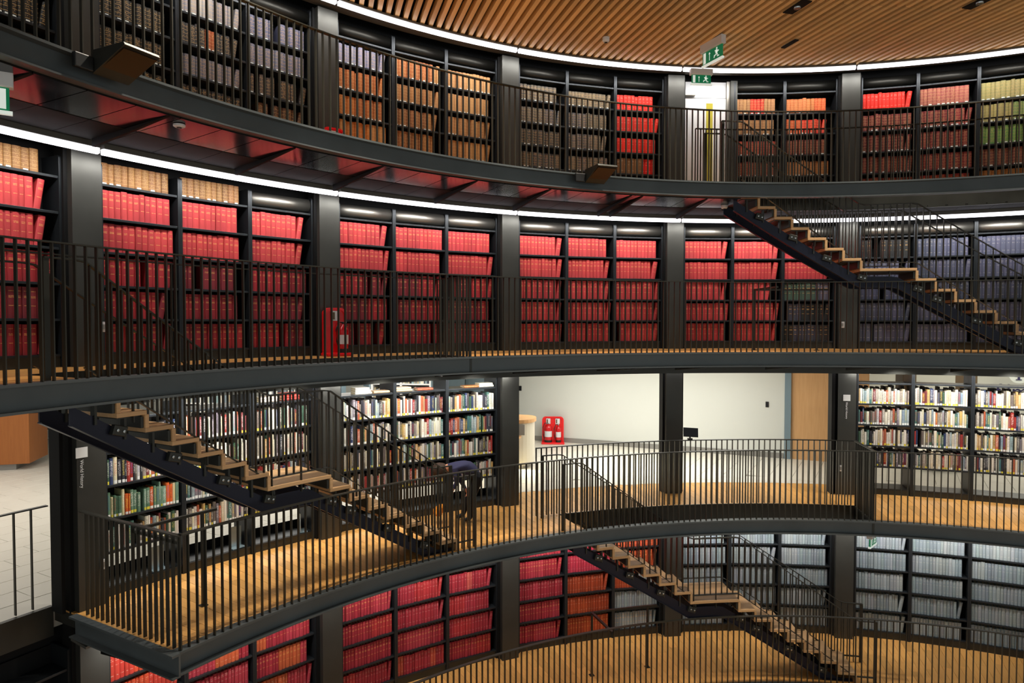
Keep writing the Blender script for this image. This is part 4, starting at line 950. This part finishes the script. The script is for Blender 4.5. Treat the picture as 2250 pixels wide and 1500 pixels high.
disc(P(9.8, -.305, 11.06), 'small white camera dome on the slatted ceiling', .06, M['offwhite'], 'camera_dome', 'camera', .08)
for i, th in enumerate(SOFFIT_LIGHTS):
    disc(P(10.33, th, lv(2) - .297), ordn[i] + ' small downlight from the left under the upper gallery', .035, M['offwhite'], 'soffit_downlight', 'downlight', .012)
for (th, R), lab in (((-.02, 8.22), 'recessed ceiling spotlight left of the pair'), ((.304, 8.45), 'recessed ceiling spotlight right of the pair')):
    t = thing('recessed_spotlight', lab, 'spotlight', P(R, th, 11.045), -atan2(d.x, d.y), 'recessed ceiling spotlights')
    MB().box(-.09, .09, -.22, .22, 0, .012).obj('dark_slot', M['void'], t); b = MB(); b.lathe([(.02, -.02), (.05, -.02), (.055, 0), (.02, 0)], 16); b.obj('lamp_ring', M['chrome'], t); MB().lathe([(.001, -.015), (.022, -.015), (.022, -.004), (.001, -.004)], 12).obj('lamp', M['led'], t)
t = thing('ceiling_slot', 'small dark slot cut into the ceiling slats', 'slot', P(9.6, .03, 11.05), -atan2(d.x, d.y)); MB().box(-.04, .04, -.18, .18, -.004, .01).obj('slot_plate', M['void'], t)
# books lying on the top shelves of the open cases
for k, u, dx, n, col in ((1, 0, -.05, 3, lin(220, 214, 200)), (1, 0, .28, 1, lin(206, 170, 130)), (1, 1, -.3, 2, lin(214, 190, 150)), (1, 1, .1, 1, lin(190, 90, 60)), (1, 2, .0, 1, lin(150, 96, 50)), (1, 2, .3, 2, lin(210, 204, 190)), (0, 2, -.2, 2, lin(214, 200, 180)), (0, 2, .15, 3, lin(196, 60, 50))):
    th = case_th(k, u)
    for i in range(n):
        mx = Matrix.Translation(P(RF, th, lv(1) + BOARD[5])) @ Matrix.Rotation(-th, 4, 'Z') @ Matrix.Translation((dx - .14, .06, .0008 + .0365 * i)) @ Matrix.Rotation(pi / 2, 4, 'Y') @ Matrix.Translation((-.018, 0, 0))
        o = link('flat_book', UNIT['plain'], None, mx.to_translation(), mx.to_euler(), (.036, .2, .29 - .02 * i)); o.color = (*jit(col), random.random())
        tag(o, ('lowest', 'second', 'uppermost')[i] + ' book lying flat at ' + ('left' if dx < -.1 else 'centre' if dx < .2 else 'right') + ' of ' + UN[u] + ' top, ' + BAY[1][k], 'book', 'books lying flat on the open cases')
# black backs behind the lower rows of the left open cases and far-side books, shade put into their colour, in the right one
for k in (0, 1):
    for u in range(3):
        th = case_th(k, u); b = MB(); b.box(-HLW + .03, HLW - .03, .3, .31, BOARD[1], BOARD[4] - .04); b.box(-HLW + .03, HLW - .03, .44, .45, .12, .23)
        t = next(o for o in bpy.data.objects if o.name.startswith('bookcase') and o.get('label', '').endswith(UN[u] + ' ' + BAY[1][k] + ', ' + LVNAME[1])); b.obj('back_panel', M['void'], t)
b = MB(); random.seed(5)
for k in (0, 1, 4):
    for u in range(3):
        th = case_th(k, u); mx = Matrix.Translation(P(RF, th, lv(1))) @ Matrix.Rotation(-th, 4, 'Z')
        for row in ((1, 2, 3, 4) if k == 4 else (4,)):
            x = -HLW + .035
            while x < HLW - .1:
                w_ = random.uniform(.03, .07); b.box(x, x + w_ - .002, .3, .47, BOARD[row] + .0005, BOARD[row] + random.uniform(.26, .34), mx); x += w_
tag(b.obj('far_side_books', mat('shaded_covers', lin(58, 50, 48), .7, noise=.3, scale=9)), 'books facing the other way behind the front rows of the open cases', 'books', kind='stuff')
# acrylic leaflet holders in the bottom compartments
for k, u, dx, rz in ((0, 1, .3, .1), (0, 2, .32, 1.2), (0, 0, .2, .05), (1, 1, -.1, 1.2)):
    th = case_th(k, u); p = Vector(P(RF, th, lv(1) + .1195)) + Matrix.Rotation(-th, 3, 'Z') @ Vector((dx, .16, 0))
    t = thing('acrylic_holder', 'pale acrylic holder on the plinth of the ' + UN[u] + ' ' + BAY[1][k], 'holder', p, -th + rz, 'acrylic holders'); MB().box(-.1, .1, 0, .012, 0, .3).obj('back_sheet', M['acrylic'], t, bevel=.003); MB().box(-.1, .1, -.1, 0, 0, .012).obj('base', M['acrylic'], t)
for k in (0, 1, 4):
    for u in range(3):
        th = case_th(k, u); t = next(o for o in bpy.data.objects if o.name.startswith('bookcase') and o.get('label', '').endswith(UN[u] + ' ' + BAY[1][k] + ', ' + LVNAME[1])); MB().box(-HLW + .03, HLW - .03, .02, .5, .09, .119).obj('base_board', M['shelf'], t)
# ------------------------------------------------------------------ the bending person
def pix(px, py, Y): return Vector(((px - 1125) / FPX * Y + CAM[0], Y + CAM[1], CAM[2] - (py - 708.8) / FPX * Y))
Y = 11.3
J = {'pelvis': (pix(1052, 1043, Y), .135), 'waist': (pix(1032, 1026, Y), .135), 'chest': (pix(1010, 1022, Y), .15), 'neck': (pix(988, 1026, Y), .062), 'head': (pix(972, 1034, Y), .085), 'crown': (pix(961, 1042, Y), .07),
     'hipL': (pix(1050, 1052, Y - .1), .095), 'kneeL': (pix(1036, 1098, Y - .1), .062), 'ankL': (pix(1033, 1139, Y - .05), .042), 'toeL': (pix(1018, 1143, Y - .06), .034),
     'hipR': (pix(1050, 1050, Y + .1), .095), 'kneeR': (pix(1028, 1096, Y + .1), .062), 'ankR': (pix(1016, 1137, Y + .12), .042), 'toeR': (pix(1001, 1141, Y + .12), .034),
     'shL': (pix(1000, 1034, Y - .17), .06), 'elL': (pix(1004, 1060, Y - .2), .045), 'wrL': (pix(996, 1074, Y - .2), .03),
     'shR': (pix(1000, 1030, Y + .17), .06), 'elR': (pix(1012, 1058, Y + .22), .045), 'wrR': (pix(1022, 1076, Y + .16), .03)}
for s_ in 'LR':
    for n_, h_ in (('ank', .075), ('toe', .04)):
        p, r = J[n_ + s_]; p.z = lv(1) + h_
E_ = [('pelvis', 'waist'), ('waist', 'chest'), ('chest', 'neck'), ('neck', 'head'), ('head', 'crown')]
for s_ in 'LR': E_ += [('pelvis', 'hip' + s_), ('hip' + s_, 'knee' + s_), ('knee' + s_, 'ank' + s_), ('ank' + s_, 'toe' + s_), ('chest', 'sh' + s_), ('sh' + s_, 'el' + s_), ('el' + s_, 'wr' + s_)]
names = list(J); extra = []
wl = J['wrL'][0]; hd = Vector((-.35, -.05, -.75)).normalized(); sd = Vector((.75, .0, -.35)).normalized()
pts = [J[n_][0] for n_ in names]; rad = [J[n_][1] for n_ in names]; edges = [(names.index(a), names.index(b_)) for a, b_ in E_]
for s_ in 'LR':                             # hands: palm, four fingers of unequal length, thumb
    w0 = J['wr' + s_][0]; e0 = J['el' + s_][0]; ax = (w0 - e0).normalized(); side = ax.cross(Vector((0, 1, 0))).normalized(); up = Vector((0, 1, 0))
    palm = w0 + ax * .055; pts.append(palm); rad.append(.03); pi_ = len(pts) - 1; edges.append((names.index('wr' + s_), pi_))
    for q, ln in ((-1.5, .062), (-.5, .076), (.5, .07), (1.5, .055)):
        k0 = palm + up * q * .019 + ax * .03; k1 = k0 + (ax * .8 + side * .5).normalized() * ln * .5; k2 = k1 + (ax * .1 + side * .95).normalized() * ln * .5
        for p_ in (k0, k1, k2): pts.append(p_); rad.append(.0095)
        i_ = len(pts) - 3; edges += [(pi_, i_), (i_, i_ + 1), (i_ + 1, i_ + 2)]
    k0 = palm - up * .03 - ax * .01; k1 = k0 + (side * .8 + ax * .5).normalized() * .045
    for p_ in (k0, k1): pts.append(p_); rad.append(.011)
    edges += [(pi_, len(pts) - 2), (len(pts) - 2, len(pts) - 1)]
base = Vector((J['ankL'][0].x, J['ankL'][0].y, lv(1)))
me = bpy.data.meshes.new('body'); me.from_pydata([tuple(p - base) for p in pts], edges, []); tmp = bpy.data.objects.new('skeleton', me); C.objects.link(tmp)
sk = tmp.modifiers.new('skin', 'SKIN'); me_sk = me.skin_vertices[0].data
for i, r in enumerate(rad): me_sk[i].radius = (r, r)
me_sk[0].use_root = True; sk.use_smooth_shade = True
sb = tmp.modifiers.new('sub', 'SUBSURF'); sb.levels = 2; sb.render_levels = 2
dg = bpy.context.evaluated_depsgraph_get(); bme = bpy.data.meshes.new_from_object(tmp.evaluated_get(dg)); bpy.data.objects.remove(tmp)
pr = thing('person', 'person in navy shirt and black trousers bending over the lowest steps with a brush', 'person', base)
bme.materials.clear()
for m in (M['navy_cloth'], M['black_cloth'], M['skin'], M['black']): bme.materials.append(m)
seg = []
for a, b_ in edges:
    n0 = names[a] if a < len(names) else 'hand'; n1 = names[b_] if b_ < len(names) else 'hand'
    mi = 2 if 'hand' in (n0, n1) or n1 in ('head', 'crown') else 1 if n1[:3] in ('hip', 'kne', 'ank') else 3 if n1[:3] == 'toe' else 0
    seg.append((pts[a] - base, pts[b_] - base, mi))
for p in bme.polygons:
    c = p.center; best = (9, 0)
    for a, b_, mi in seg:
        ab = b_ - a; k_ = max(0, min(1, (c - a).dot(ab) / max(ab.length_squared, 1e-9))); dd = (c - a - ab * k_).length
        if dd < best[0]: best = (dd, mi)
    p.material_index = best[1]; p.use_smooth = True
link('body', bme, pr)
hb = MB(); hc = J['head'][0].lerp(J['crown'][0], .55) - base; random.seed(3); nn = 12
rings = []
for i in range(nn + 1):
    a = pi * (i + .02) / (nn + .04); rings.append([tuple(hc + Vector((.145 * sin(a) * cos(2 * pi * j / 20), .12 * sin(a) * sin(2 * pi * j / 20), .125 * cos(a))) * random.uniform(.93, 1.07) + Vector((0, 0, .03))) for j in range(20)])
hb.loft(rings); hb.obj('hair', M['hair'], pr, smooth=True)
fc = hc + Vector((-.06, -.0, -.09))
for dy in (-.03, .03): MB().lathe([(.001, -.012), (.01, -.006), (.012, 0), (.01, .006), (.001, .012)], 8, tuple(fc + Vector((-.01, dy, -.01)))).obj('eye', M['offwhite'], pr)
MB().loft([[tuple(fc + Vector(p)) for p in r] for r in ([(-.02, -.012, .02), (-.02, .012, .02), (0, 0, .025)], [(-.04, -.015, -.025), (-.04, .015, -.025), (-.0, 0, -.03)])]).obj('nose', M['skin'], pr)
# the brush
h0 = J['wrL'][0] + (J['wrL'][0] - J['elL'][0]).normalized() * .085; h1 = pix(972, 1112, Y - .12); h2 = pix(955, 1134, Y - .08)
t = thing('dusting_brush', 'orange-bristled dusting brush held by the bending person', 'brush', h0)
MB().tube([tuple(h0 + (h0 - h1) * .25 - h0), tuple(h1 - h0)], .011).obj('handle', M['black'], t)
b = MB(); dv = (h2 - h1).normalized(); sv = dv.cross(Vector((0, 1, 0))).normalized()
b.loft([[tuple(h1 - h0 + dv * l_ + (sv * cos(2 * pi * j / 16) * .75 + Vector((0, 1, 0)) * sin(2 * pi * j / 16)) * r * random.uniform(.9, 1.1)) for j in range(16)] for l_, r in ((-.01, .025), (.03, .07), (.1, .105), (.17, .115), (.21, .08))]); b.obj('bristles', M['brush'], t)
